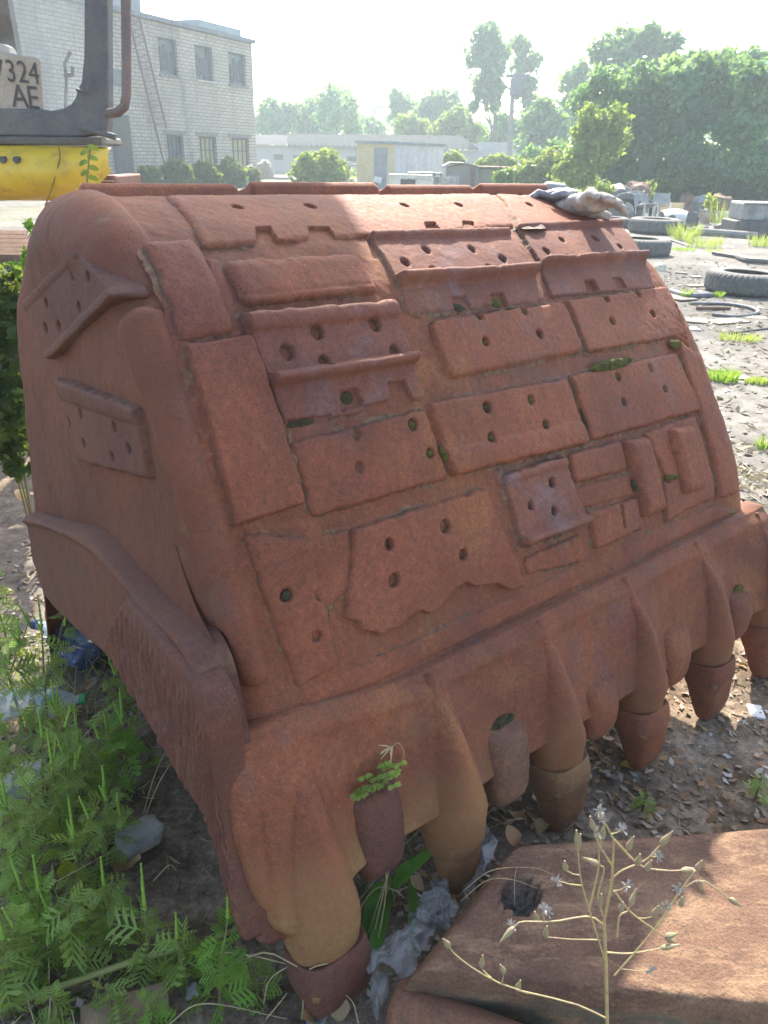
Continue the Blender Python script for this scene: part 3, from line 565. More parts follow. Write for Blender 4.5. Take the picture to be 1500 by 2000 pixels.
# ------------------------------------------------------------------ rusty slab in the lower right corner
def slab_mesh():
    # centre line across the picture, profile in the (v,z) plane; top face z~.22
    tl, tr, fl, fr_ = at_z(985, 1652, .22), at_z(1700, 1598, .22), at_z(800, 1880, .22), at_z(1850, 1985, .22)
    nx, ns = 260, 150; k = np.linspace(0, 1, nx)[None, :, None]; back = tl+(tr-tl)*k; front = fl+(fr_-fl)*k
    sp = [(0., -.02, .25), (0., -.02, .03), (.03, -.005, .0), (.10, .0, 0), (.55, .0, 0), (.70, 0, .0), (.74, .008, .002), (.79, .012, .018), (.82, .016, .045), (.85, .014, .07), (.88, .010, .11), (.92, .010, .15), (.95, .018, .17), (.97, .03, .19), (1., .035, .25)]
    S = np.array([(0 if i < 2 else 0, 0, 0) for i in range(len(sp))], float)
    t = np.linspace(0, 1, ns); kk = np.linspace(0, 1, len(sp)); sp = np.array(sp)
    # (fraction over the top, outward offset, drop)
    f = np.interp(t, kk, np.clip((sp[:, 0])/.74, 0, 1)); off = np.interp(t, kk, sp[:, 1]); dr = np.interp(t, kk, sp[:, 2])
    sm = lambda a: np.convolve(np.pad(a, 4, 'edge'), np.ones(9)/9, 'valid'); f, off, dr = sm(f), sm(off), sm(dr)
    out = (front-back); out = out/np.linalg.norm(out, axis=-1)[..., None]
    P = back+(front-back)*f[:, None, None]+out*off[:, None, None]-zz*dr[:, None, None]
    kk1 = k[..., 0]; lf = .05*np.clip(1-kk1/.05, 0, 1)**2
    P[..., 2] += -lf+.006*fbm(P, 4, 3, 5)+.0022*fbm(P, 28, 3, 6)+.0009*fbm(P, 120, 2, 7)
    # hammered hollow and chipped lower flange
    P += out*(.008*fbm(P, 12, 3, 11))[..., None]*(sstep(t, .55, .65))[:, None, None]
    c = at_z(1015, 1750, .22); dd = np.hypot(P[..., 0]-c[0], P[..., 1]-c[1]); R_ = .041; P[..., 2] -= np.where(dd < R_, .075*np.clip((R_-dd)/.003, 0, 1), 0)-.004*np.exp(-((dd-R_-.006)/.006)**2)
    # squared left end
    e = P[:, :1].copy(); e[..., 2] = 0; e2 = P[:, -1:].copy(); e2[..., 2] = 0; P = np.concatenate([e, P, e2], 1)
    hole = np.concatenate([np.zeros((ns, 1)), (dd < R_-.002)*1., np.zeros((ns, 1))], 1)
    N = NT('slab_rust'); a = N.noise(3., 5, .65); b = N.noise(26, 5, .7, N.mapped((.35, 1, 1))); f_ = N.noise(170, 3, .7)
    col = N.ramp(a, [(.33, (.095, .050, .034)), (.5, (.150, .082, .052)), (.68, (.225, .138, .085))]); col = N.mix(N.ramp(b, [(.48, 0.), (.66, .7)]), col, (.29, .18, .105)); col = N.mix(.5, col, N.ramp(f_, [(.3, .2), (.7, .8)]), 'OVERLAY'); fl = N.noise(38, 6, .8, N.mapped((.5, 1, 1)), .5); col = N.mix(N.ramp(fl, [(.56, 0.), (.64, .7)]), col, (.075, .045, .035))
    li = N.noise(16, 5, .75); col = N.mix(N.math('MULTIPLY', N.attr('under'), N.ramp(li, [(.42, 0.), (.56, .9)])), col, N.mix(N.noise(60), (.14, .13, .10), (.06, .07, .04)))
    col = N.mix(N.attr('hole'), col, N.mix(N.ramp(N.noise(90), [(.4, 0.), (.6, 1.)]), (.08, .075, .065), (.25, .24, .21)))
    N.bump(N.mix(.5, N.mix(.5, b, fl), f_), 1., .007); m = N.set(col, .8, **{'Specular IOR Level': .3})
    un = np.broadcast_to((sstep(t, .56, .66)*(1-sstep(t, .86, .90)))[:, None], (ns, nx+2))
    o = mk('steel_slab', P, grid_faces(ns, nx+2)[:, ::-1].copy(), m, base=(.5, 1.1, 0), attr={'hole': hole, 'under': un})
    return tag(o, 'thick rusty steel slab with a round hole, half in sun in the lower right corner', 'steel slab')
slab = slab_mesh()
mb = MB(); c = at_z(830, 1990, .10); d = np.array([.93, -.36, 0]); R = np.stack([np.cross(d, zz)*1., zz, d], 1)
mb.lathe([(0.0, .0), (.018, .0), (.020, -.006), (.036, -.008), (.046, -.004), (.052, .004), (.055, .015), (.052, .10), (.055, .30), (.0, .30)], 36, c-d*.06, R); o = mb.build('pipe_end', RUST_B, base=c); tag(o, 'rusty round pipe end poking out under the left end of the slab', 'pipe')
# ------------------------------------------------------------------ plants: leaf builders
G_BR = leafmat('leaf_bright', (.20, .36, .05), (.13, .28, .045)); G_RAG = leafmat('leaf_ragweed', (.28, .39, .095), (.20, .30, .08), .5)
G_DK = leafmat('leaf_dark', (.035, .085, .025), (.025, .065, .022)); G_OLD = leafmat('leaf_yellowing', (.33, .30, .03), (.22, .24, .03)); G_BRD = leafmat('leaf_broad', (.10, .26, .035), (.07, .20, .03), .4)
STEM = simple('stem_green', (.14, .17, .05), .6, col2=(.18, .12, .06)); STRAW = simple('dry_straw', (.42, .33, .18), .8, sc=30, col2=(.28, .20, .11)); SPIKE = simple('flower_spike_green', (.26, .42, .05), .7, sc=300, col2=(.15, .28, .04))
DRYL = leafmat('leaf_dry', (.36, .20, .10), (.24, .12, .065), .25); LITTER = leafmat('litter', (.32, .24, .17), (.16, .11, .08), .1)
def ortho(d, roll):
    d = d/np.linalg.norm(d); a = np.cross(d, [0, 0, 1.]); a = a/np.linalg.norm(a) if np.linalg.norm(a) > 1e-3 else np.array([1., 0, 0]); b = np.cross(a, d); return d, a*math.cos(roll)+b*math.sin(roll), b*math.cos(roll)-a*math.sin(roll)
def fern_leaf(mb, p, d, L, roll=0., droop=.4, lobes=4):
    d, a, n = ortho(d, roll)
    def q(t, s): return p+d*L*t+a*L*s-zz*droop*L*t*t+n*L*.10*abs(s)
    mb.add([q(0, .008), q(.45, .022), q(1, 0), q(.45, -.022), q(0, -.008)], [(0, 1, 2, 3, 4)])
    for i in range(lobes):
        t = .26+.60*i/lobes; l = .50*math.sin(math.pi*(.22+.62*t))*(1-.15*t); w = .030
        for s in (-1, 1):
            mb.add([q(t-w, 0), q(t+l*.40-w*1.6, s*l*.55), q(t+l*.62, s*l), q(t+l*.40+w*1.6, s*l*.5), q(t+w*1.2, 0)], [(0, 1, 2, 3, 4)])
            for f in (.45, .75): mb.add([q(t+l*.35*f*1.4, s*l*f), q(t+l*.35*f*1.4-.075, s*l*(f+.08)), q(t+l*.5*f+.03, s*l*(f+.12))], [(0, 1, 2)])
            mb.add([q(t+l*.3, s*l*.5), q(t+l*.42+.085, s*l*.62), q(t+l*.42, s*l*.68)], [(0, 1, 2)])
def blade(mb, pts, w, tw=0.):
    P = np.asarray(pts, float); n = len(P); V = []
    for k in range(n):
        T = P[min(k+1, n-1)]-P[max(k-1, 0)]; a = np.cross(T, [0.2, -.8, .5]); a /= max(np.linalg.norm(a), 1e-9); ww = w*math.sin(math.pi*min(.97, (k+.7)/(n+.2)))**.7; V += [P[k]-a*ww, P[k]+a*ww]
    mb.add(V, [(2*k, 2*k+1, 2*k+3, 2*k+2) for k in range(n-1)])
def curve(p, d, L, sag, n=7):
    d = np.asarray(d, float)/np.linalg.norm(d); t = np.linspace(0, 1, n)[:, None]; return p+d*L*t-zz*sag*L*t**2
def addrnd(o, rg=None):
    me = o.data; A = me.attributes.new('rnd', 'FLOAT', 'POINT'); V = np.zeros(len(me.vertices)*3, np.float32); me.vertices.foreach_get('co', V); V = V.reshape(-1, 3)
    A.data.foreach_set('value', np.clip(.5+.7*vnoise(V, 23, 4)+.3*vnoise(V, 90, 5), 0, 1).astype(np.float32)); return o
def ragweed(px, py, h, lean, lab, nleaf=16, spikes=3, L=.085, mat=None, seed=0, zb=None, bright=False, nb=0):
    R_ = random.Random(seed); b = at_z(px, py, 0.05); b[2] = ground_h(b[0], b[1])-.005; t = empty('ragweed_plant', b, lab, 'weed', 'ragweed plants left of the bucket')
    k = np.linspace(0, 1, 8)[:, None]; path = b+np.array([lean[0], lean[1], 0])*h*k**1.5+zz*h*k; mb = MB(); mb.tube(path, np.linspace(.0042, .0018, 8), 6)
    lv = MB(); tips = [path[-1]]
    for i in range(nb):
        u = .35+.4*R_.random(); p = path[0]+(path[-1]-path[0])*u; a = R_.uniform(0, 6.28); br = curve(p, (math.cos(a), math.sin(a), 1.5), h*.35, -.25, 5); mb.tube(br, .0016, 5); tips.append(br[-1])
        for j in range(4): fern_leaf(lv, br[1+j], np.array([R_.uniform(-1, 1), R_.uniform(-1, 1), .3]), L*.7, R_.uniform(-.5, .5))
    for i in range(nleaf):
        u = .15+.85*i/nleaf; p = path[0]*(1-u)+path[-1]*u; ii = min(int(u*7), 6); p = path[ii]+(path[ii+1]-path[ii])*(u*7-ii) if u < 1 else path[-1]
        a = i*1.62+R_.uniform(-.4, .4)
        for s in (0, math.pi):
            dd = np.array([math.cos(a+s), math.sin(a+s), R_.uniform(-.05, .9)]); fern_leaf(lv, p, dd, L*(1.15-.45*u)*R_.uniform(.45, 1.25), R_.uniform(-1.3, 1.3), R_.uniform(-.1, .9), R_.choice((3, 4, 4)))
    mb.build('stem', STEM, t); addrnd(lv.build('foliage', mat or G_RAG, t, smooth=False))
    for i in range(spikes):
        tp = tips[i % len(tips)] if i else tips[0]; off = np.array([R_.uniform(-.35, .35), R_.uniform(-.35, .35), 1.]) if i else np.array([.05, 0, 1.]); Ls = R_.uniform(.055, .095)*(1.25 if i == 0 else .9)
        sp = curve(tp-zz*.02*(i > 0), off, Ls, 0, 14); m2 = MB(); m2.tube(sp, [.0042*(1-.55*j/13)*(1.25 if j % 2 else .72) for j in range(14)], 7); m2.build('flower_spike', SPIKE, t)
    return t
RW = [  # px,py base, height, lean, label bits, leaves, spikes
 (95, 1440, .34, (.05, .1), 'tall ragweed with three flower spikes reaching over the clear bottle', 14, 3, 2), (40, 1400, .36, (-.12, .1), 'tall ragweed with pale spikes at the left edge beside the upper bottle', 12, 4, 2),
 (220, 1440, .24, (.08, .1), 'ragweed with a thick branched spike close to the bucket side', 14, 2, 0), (15, 1560, .30, (-.1, .0), 'dense leafy ragweed at the left edge by the lower bottle', 18, 3, 2),
 (120, 1640, .25, (.05, 0), 'ragweed with a bright spike above the yellowing leaf', 18, 3, 2), (205, 1660, .20, (.1, 0), 'ragweed with two spikes left of the grey stone', 15, 3, 1), (60, 1720, .24, (-.05, 0), 'bushy ragweed low on the left edge', 18, 2, 2),
 (150, 1860, .17, (.0, 0), 'leafy ragweed above the fallen green stalk', 15, 0, 0), (290, 1870, .17, (.0, .1), 'ragweed with a short spike below the grey stone', 12, 2, 0), (425, 1930, .18, (.1, .2), 'bright green ragweed top next to the corner tooth', 13, 1, 0),
 (20, 1900, .20, (-.1, 0), 'large leafed ragweed in the bottom left corner', 16, 0, 1), (285, 1985, .10, (.0, 0), 'small yellow green ragweed under the fallen stalk', 9, 0, 0), (175, 1570, .22, (0, 0), 'ragweed half hidden behind its neighbours near the bottle', 14, 1, 1),
 (500, 1900, .07, (0, 0), 'low feathery seedling beside the corner tooth', 8, 0, 0), (215, 1960, .10, (0, 0), 'small ragweed seedling near the piece of wood', 8, 0, 0), (110, 1980, .10, (0, 0), 'low ragweed seedling at the bottom edge', 8, 0, 0)]
for i, (x, y, h, ln, lab, nl, sp, nb) in enumerate(RW):
    ragweed(x, y, h*1.22, ln, lab, int(nl*.9), sp+(2 if h > .19 else 0), L=.082 if h > .12 else .055, seed=i+3, nb=nb, mat=G_BR if i in (9, 11) else G_RAG)
RW2 = [(150, 1520, .26, 'ragweed rising between the two left bottles'), (250, 1500, .20, 'ragweed touching the lower bucket flange'), (85, 1600, .28, 'ragweed with upright spikes below the lower bottle'), (10, 1660, .26, 'ragweed pressed against the left picture edge'), (160, 1740, .20, 'ragweed left of the reddish leaf'), (75, 1840, .18, 'ragweed just above the left end of the fallen stalk'), (230, 1810, .16, 'ragweed in the middle of the lower weeds'), (350, 1880, .12, 'low ragweed crossing the fallen stalk'), (10, 1960, .2, 'ragweed spreading at the bottom left corner'), (15, 1250, .32, 'tall ragweed at the left edge near the upper bottle')]
for i, (x, y, h, lab) in enumerate(RW2): ragweed(x, y, h*1.15, ((i % 3-1)*.1, .05), lab, 13, 3 if h > .17 else 1, L=.078, seed=50+i, nb=i % 3, mat=G_BR if i % 4 == 1 else G_RAG)
for i, (x, y, s, lab) in enumerate([(1260, 1560, .07, 'low ragweed seedling on the shaded soil behind the slab'), (1480, 1545, .09, 'small ragweed at the right edge behind the slab')]): ragweed(x, y, s, (0, 0), lab, 7, 0, .045, seed=90+i)
# fallen thick stalk
mb = MB(); P = [at_z(x, y, z) for x, y, z in [(-60, 2010, .04), (20, 1962, .05), (150, 1915, .055), (280, 1870, .065), (400, 1842, .06), (460, 1815, .05), (500, 1806, .02)]]
mb.tube(P, [.007, .0075, .0072, .007, .006, .0045, .003], 10); tag(mb.build('fallen_stalk', simple('stalk_green', (.17, .21, .045), .5, sc=40, col2=(.20, .17, .06)), base=P[2]), 'thick fallen green stalk lying across the lower left weeds', 'plant stalk')
# dark nettles and leafy weeds on the left behind the bucket
def leafcloud(name, blobs, n, size, mat, parent=None, base=None, seed=0, shell=.55, asp=.55, gaps=0.):
    R_ = np.random.default_rng(seed); B = np.array(blobs, float); w = (B[:, 3]*B[:, 4]*B[:, 5])**.66; idx = R_.choice(len(B), n, p=w/w.sum())
    d = R_.normal(size=(n, 3)); d /= np.linalg.norm(d, axis=1)[:, None]; r = (shell+(1.08-shell)*R_.random(n)**.7); r *= 1+.18*R_.normal(size=n)*.6
    C_ = B[idx, :3]+d*B[idx, 3:6]*r[:, None]
    C_ += .25*B[idx, 3:6]*np.stack([vnoise(C_, 1.6/np.mean(B[:, 3]), seed+k) for k in range(3)], -1)
    if gaps:
        mr = np.mean(B[:, 3]); C_ = C_+d*(B[idx, 3:6])*(.30*vnoise(C_, 2.2/mr, seed+31)+.18*vnoise(C_, 5.5/mr, seed+32))[:, None]
        kp = fbm(C_, 2.6/mr, 2, seed+33) > -gaps-.25*R_.random(n)+.10; C_, d, idx = C_[kp], d[kp], idx[kp]; n = len(C_)
    nrm = R_.normal(size=(n, 3))+d*.7+np.array([0, 0, .5]); nrm /= np.linalg.norm(nrm, axis=1)[:, None]
    t = np.cross(nrm, R_.normal(size=(n, 3))); t /= np.linalg.norm(t, axis=1)[:, None]; b = np.cross(nrm, t); s = size*(.6+.8*R_.random(n))[:, None]
    V = np.stack([C_-t*s, C_+b*s*asp-nrm*s*.12, C_+t*s, C_-b*s*asp-nrm*s*.12], 1).reshape(-1, 3)
    rn = np.repeat(np.clip(.5+.6*vnoise(C_, 1.1/np.mean(B[:, 3])*2, seed+9)+.2*R_.normal(size=n), 0, 1), 4)
    return mk(name, V, np.arange(4*n).reshape(-1, 4), mat, parent, base, smooth=False, attr={'rnd': rn})
def bush(name, blobs_px, Y, n, size, mat, lab, cat='bush', seed=0, group=None, ry=.8, stems=5, zb=0.):
    """blobs given as picture position and radius at the distance Y of the plant"""
    B = []
    for (x, y, r) in blobs_px:
        p = at_y(x, y, Y); rr = r*depth_of(Y, x, y)/F_PX; B.append((p[0], Y+random.uniform(-.4, .4)*rr, p[2], rr, rr*ry, rr))
    xs = [b[0] for b in B]; base = np.array([sum(xs)/len(xs), Y, float(ground_h(sum(xs)/len(xs), Y))]); t = empty(name, base, lab, cat, group)
    leafcloud('foliage', B, n, size, mat, t, seed=seed); mb = MB(); R_ = random.Random(seed)
    for i in range(stems):
        b = B[R_.randrange(len(B))]; p0 = base+np.array([R_.uniform(-.3, .3)*b[3], R_.uniform(-.3, .3)*b[3], 0]); mb.tube([p0, p0*.45+np.array(b[:3])*.55+zz*.05, np.array(b[:3])+zz*b[5]*.5], np.array([1, .7, .3])*max(.004, b[3]*.03), 6)
    mb.build('stem', STEM, t); return t
bush('leafy_weed', [(20, 560, 45), (45, 640, 40), (15, 700, 55), (30, 780, 50), (25, 850, 45), (40, 890, 40), (-30, 800, 80), (-40, 650, 80)], 2.75, 2600, .022, G_DK, 'dark green leafy bush behind the bucket at the left edge', seed=3)
bush('leafy_weed', [(60, 500, 14), (75, 460, 12), (60, 440, 8), (40, 530, 25)], 3.1, 260, .014, G_BR, 'thin bright sprigs rising beside the near end of the bucket', 'weed', seed=4)
# tall weed sprig in front of the yellow panel
t_b = at_y(172, 352, 4.0); t = empty('weed_sprig', [t_b[0], 4.0, 0], 'thin weed sprig standing in front of the yellow panel end', 'weed'); mb = MB(); P = [np.array([t_b[0], 4., 0.]), at_y(170, 350, 4.), at_y(176, 290, 4.)]; mb.tube(P, .004, 5); mb.build('stem', STEM, t)
lv = MB()
for j in range(7):
    p = at_y(172+random.uniform(-2, 2), 286+j*10, 4.); s = -1 if j % 2 else 1
    q = curve(p, (s, .2, .1), .045, .4, 4); blade(lv, q, .014)
addrnd(lv.build('leaf', G_DK, t))
# ------------------------------------------------------------------ broad leaf plant, grasses, purslane between tooth and slab
b0 = at_z(770, 1760, .02); t = empty('broadleaf_weed', b0, 'weed with long bright green strap leaves growing between corner tooth and slab', 'weed')
for (pts, w) in [([(770, 1735, .05), (800, 1700, .10), (830, 1670, .15), (855, 1655, .17)], .012), ([(765, 1740, .05), (745, 1790, .09), (735, 1840, .10), (722, 1870, .10)], .016), ([(800, 1720, .05), (808, 1760, .09), (806, 1800, .10), (800, 1830, .08)], .012),
                 ([(760, 1730, .04), (735, 1740, .08), (745, 1700, .12), (730, 1780, .07)][:2]+[(718, 1800, .06), (712, 1835, .04)], .014), ([(765, 1725, .05), (750, 1690, .13), (742, 1650, .19), (752, 1635, .22)], .008), ([(770, 1730, .05), (785, 1700, .10), (800, 1690, .12), (812, 1668, .13)], .011)]:
    P = np.array([at_z(*q) for q in pts]); k = np.linspace(0, 1, len(P)); kk = np.linspace(0, 1, 12); P = np.stack([catmull(k, P[:, i], kk) for i in range(3)], 1)
    m2 = MB(); V = []
    for j in range(12):
        T = P[min(j+1, 11)]-P[max(j-1, 0)]; T /= np.linalg.norm(T); vw = CP-P[j]; a = np.cross(T, vw); a /= np.linalg.norm(a); n_ = np.cross(a, T); ww = w*max(.08, math.sin(math.pi*min(1, (j+.6)/12))**.6); V += [P[j]-a*ww+n_*ww*.25, P[j], P[j]+a*ww+n_*ww*.25]
    m2.add(V, [(3*j+q, 3*j+q+1, 3*j+q+4, 3*j+q+3) for j in range(11) for q in (0, 1)]); addrnd(m2.build('leaf', G_BRD, t))
c = bw(.20, LK*.44, .44)+_ln*.03; t = empty('purslane_plant', c, 'small rosette plant with round green leaves growing out of the near lip shroud', 'weed'); lv = MB(); mb = MB(); R_ = random.Random(5)
for j in range(15):
    e = c+ax*R_.uniform(-.055, .05)+_ln*R_.uniform(.0, .035)+zz*R_.uniform(.0, .045); mb.tube([c-zz*.01+ax*R_.uniform(-.03, .03), (c+e)/2+zz*.006, e], .0013, 5)
    for k in range(6): a = k*1.05+j; d = ax*math.cos(a)+(zz*.6-pp*.8)*math.sin(a); blade(lv, curve(e, d, .016, .1, 5), .0042)
addrnd(lv.build('leaf', G_RAG, t)); mb.build('stem', STEM, t)
def grass_stalks(name, lab, paths, w=.0016, mat=None, cat='dry grass', group=None, head=True):
    P0 = paths[0][0]; t = empty(name, P0, lab, cat, group); mb = MB(); hd = MB(); R_ = random.Random(len(lab))
    for P in paths:
        P = np.asarray(P, float); k = np.linspace(0, 1, len(P)); kk = np.linspace(0, 1, 14); Q = np.stack([catmull(k, P[:, i], kk) for i in range(3)], 1) if len(P) > 2 else np.linspace(P[0], P[1], 14)
        mb.tube(Q, np.linspace(w, w*.4, 14), 5)
        if head:
            for j in range(7): d = (Q[-1]-Q[-3])/np.linalg.norm(Q[-1]-Q[-3])+np.array([R_.uniform(-.7, .7) for _ in range(3)]); blade(hd, curve(Q[-1]-(Q[-1]-Q[-2])*R_.random()*2, d, .028, .25, 4), .0013)
    mb.build('stalk', mat or STRAW, t)
    if head: hd.build('seed_head', mat or STRAW, t)
    return t
A_ = lambda L: [at_z(*q) for q in L]
grass_stalks('dry_grass', 'pale dry grass stalks sprawling in front of the corner tooth tip', [A_([(450, 1885, .06), (520, 1860, .15), (590, 1890, .16), (640, 1870, .14), (690, 1900, .10)]), A_([(590, 1990, .02), (600, 1900, .16), (640, 1880, .18), (585, 1870, .12)]), A_([(640, 1985, .02), (650, 1900, .12), (625, 1840, .2), (642, 1810, .24)]), A_([(515, 1960, .02), (530, 1910, .1), (600, 1868, .15)]), A_([(390, 1855, .08), (500, 1868, .12), (600, 1895, .13)])], head=False, w=.002)
grass_stalks('dry_grass', 'dry grass with drooping seed heads rising beside the broad leaf weed', [A_([(720, 1870, .05), (745, 1760, .15), (770, 1660, .25), (785, 1590, .33)]), A_([(730, 1880, .05), (755, 1730, .2), (740, 1640, .3), (738, 1610, .34)]), A_([(720, 1820, .05), (760, 1700, .2), (795, 1610, .3), (800, 1600, .31)]), A_([(715, 1870, .04), (700, 1790, .1), (735, 1735, .13), (780, 1740, .1)])])
grass_stalks('dry_grass', 'dry grass bent over the hole in the slab', [A_([(905, 1740, .22), (960, 1700, .32), (1040, 1695, .33), (1085, 1710, .32)]), A_([(1005, 1770, .2), (1005, 1720, .3), (1010, 1690, .33)]), A_([(900, 1760, .2), (950, 1720, .28), (1000, 1718, .3), (1050, 1735, .28)])], w=.0011, head=False)
grass_stalks('dry_grass', 'dry blades in the shade under the bucket side', [A_([(280, 1590, .03), (300, 1520, .1), (325, 1460, .17)]), A_([(285, 1590, .03), (310, 1530, .1), (340, 1480, .15)]), A_([(300, 1720, .03), (330, 1690, .06), (345, 1700, .04)])], head=False, w=.0022)
grass_stalks('dry_grass', 'bleached grass seed head arching above the small rosette plant', [[c+ax*.05, c+ax*.055+zz*.06-pp*.02, c+ax*.04+zz*.1-pp*.02, c+ax*.02+zz*.10-pp*.02]], w=.0012)
grass_stalks('seed_stalk', 'thin stalk with tiny beige seeds in front of the gap beside the corner tooth', [A_([(690, 1780, .08), (670, 1720, .2), (665, 1640, .32), (685, 1590, .4)])], w=.0012, cat='dry weed')
mb = MB(); R_ = random.Random(8); q = at_z(672, 1640, .32)
for j in range(60): u = R_.random(); p = at_z(665+20*u+R_.uniform(-7, 7), 1690-95*u, .25+.15*u); mb.box(p, (.0022, .0016, .0026), rotz(R_.random()*3))
mb.build('seed', STRAW, bpy.data.objects['seed_stalk'])
grass_stalks('dry_grass', 'tangle of dry stalks behind the plastic bag', [A_([(760, 1600, .12), (830, 1610, .12), (930, 1620, .1), (1010, 1600, .1)]), A_([(700, 1760, .05), (790, 1650, .14), (850, 1600, .18)]), A_([(880, 1750, .05), (900, 1680, .1), (910, 1600, .16)]), A_([(1060, 1610, .03), (1100, 1560, .08), (1180, 1480, .06)]), A_([(820, 1700, .05), (790, 1620, .15), (830, 1590, .2)]), A_([(870, 1650, .08), (940, 1600, .12), (980, 1560, .1)])], w=.0014)
grass_stalks('dry_grass', 'thin straw stalks in the bottom left corner', [A_([(330, 2000, .03), (400, 1960, .08), (560, 1990, .05)]), A_([(520, 1990, .03), (545, 1960, .08), (560, 1940, .1)]), A_([(700, 1998, .03), (690, 1960, .06), (672, 1940, .08)])], w=.0016, head=False)
# dry wild lettuce in front of the slab
PL = lambda x, y, dy=0.: at_y(x, y, .74+dy)
b = PL(1186, 2300); b[2] = 0; t = empty('dried_wildflower', b, 'pale dried wild lettuce with buds and fluffy seed heads in front of the slab', 'dry weed'); mb = MB()
DRYST = simple('stalk_yellow', (.42, .36, .13), .6, sc=30, col2=(.34, .24, .16)); BUD = simple('bud_green', (.24, .25, .09), .6, sc=80, col2=(.30, .20, .16)); FLUFF = simple('fluff', (.42, .39, .34), .9, sc=200)
main = [b, PL(1186, 2010), PL(1184, 1890), PL(1180, 1800), PL(1195, 1720), PL(1199, 1640), PL(1178, 1600), PL(1170, 1585)]
mb.tube(main, [.0032, .0028, .0025, .0022, .0019, .0015, .0010, .0007], 8)
branches = [([(1200, 1905), (1240, 1860), (1290, 1800), (1330, 1740), (1372, 1720), (1425, 1755)], .02), ([(1330, 1740), (1358, 1700), (1365, 1720)], .02), ([(1182, 1810), (1150, 1790), (1080, 1800), (1020, 1800), (1005, 1810)], -.02), ([(1180, 1870), (1155, 1790), (1135, 1720), (1128, 1650)], -.01),
            ([(1150, 1780), (1168, 1700), (1170, 1660)], .01), ([(1200, 1640), (1250, 1690), (1300, 1700), (1330, 1700)], .01), ([(1192, 1720), (1215, 1700), (1260, 1680), (1290, 1650)], .0), ([(1186, 1990), (1120, 1960), (1000, 1930), (930, 1895), (890, 1865), (878, 1850)], -.03),
            ([(1205, 1830), (1210, 1790), (1225, 1780), (1230, 1770)], .01), ([(1200, 1740), (1230, 1780), (1270, 1810), (1300, 1830)], .02), ([(1195, 1690), (1170, 1650), (1160, 1620)], -.01), ([(1182, 1860), (1230, 1862), (1290, 1852)], .01), ([(1178, 1790), (1168, 1750), (1180, 1700), (1172, 1690)], 0)]
tips = []
for pts, dy in branches:
    P = [PL(x, y, dy*i/len(pts)) for i, (x, y) in enumerate(pts)]; P = np.array(P); k = np.linspace(0, 1, len(P)); kk = np.linspace(0, 1, 12); Q = np.stack([catmull(k, P[:, i], kk) for i in range(3)], 1) if len(P) > 2 else P
    mb.tube(Q, np.linspace(.0015, .0008, len(Q)), 6); tips.append((Q[-1], Q[-1]-Q[-3]))
SPTS = []
for pts, dy in branches:
    for i in range(len(pts)-1):
        for u in np.linspace(0, 1, 8): SPTS.append(PL(pts[i][0]*(1-u)+pts[i+1][0]*u, pts[i][1]*(1-u)+pts[i+1][1]*u, dy*(i+u)/len(pts)))
for i in range(1, len(main)-1):
    for u in np.linspace(0, 1, 8): SPTS.append(main[i]*(1-u)+main[i+1]*u)
SPTS = np.array(SPTS)
for (x, y) in [(1065, 1830), (1128, 1660), (1105, 1700), (1245, 1690), (1212, 1780), (1360, 1700), (1050, 1800), (940, 1890), (985, 1900), (1170, 1770), (1225, 1660), (1275, 1790), (1010, 1935), (1330, 1770), (1262, 1700), (1168, 1625), (1215, 1620), (1088, 1720), (1062, 1775), (1225, 1730), (1300, 1770), (1272, 1895), (1285, 1672)]:
    p = PL(x, y); q = SPTS[np.argmin(np.linalg.norm(SPTS-p, axis=1)+np.maximum(0, SPTS[:, 2]-p[2])*2)]; mb.tube([q, (p+q)/2-zz*.002, p], [.0009, .0007, .0006], 5)
mb.build('stalk', DRYST, t)
def bud(p, d, L=.028, m=None):
    d = np.asarray(d, float); d /= np.linalg.norm(d); m2 = MB(); P = [p+d*L*k for k in (0, .1, .3, .55, .8, 1)]; m2.tube(P, [.0012, .0034, .0045, .0034, .0017, .0010], 8); m2.build('bud', m or BUD, t)
for (p, d) in tips: bud(p, d)
for (x, y, dx, dz_) in [(1065, 1830, 0, 1), (1128, 1660, 0, 1), (1105, 1700, -.2, 1), (1175, 1640, 0, 1), (1245, 1690, 0, 1), (1212, 1780, 0, 1), (1360, 1700, .2, 1), (1050, 1800, -.3, 1), (940, 1890, 0, 1), (985, 1900, -.4, 1), (1170, 1770, 0, 1), (1225, 1660, .2, 1), (1275, 1790, .2, 1), (1010, 1935, .1, 1), (1300, 1830, .4, .2), (1330, 1770, -.1, 1), (1262, 1700, .2, 1)]: bud(PL(x, y), (dx, 0, dz_), random.uniform(.018, .03))
R_ = random.Random(3)
for (x, y) in [(1170, 1582), (1180, 1600), (1168, 1625), (1215, 1620), (1088, 1720), (1062, 1775), (1070, 1782), (1225, 1730), (1300, 1770), (1272, 1895), (1000, 1808), (1325, 1735), (1285, 1672)]:
    m2 = MB(); p = PL(x, y)
    for j in range(16): d = np.array([R_.gauss(0, 1), R_.gauss(0, 1), R_.gauss(0, 1)+.6]); d /= np.linalg.norm(d); blade(m2, [p, p+d*.005, p+d*.009], .0010)
    m2.build('seed_head', FLUFF, t)
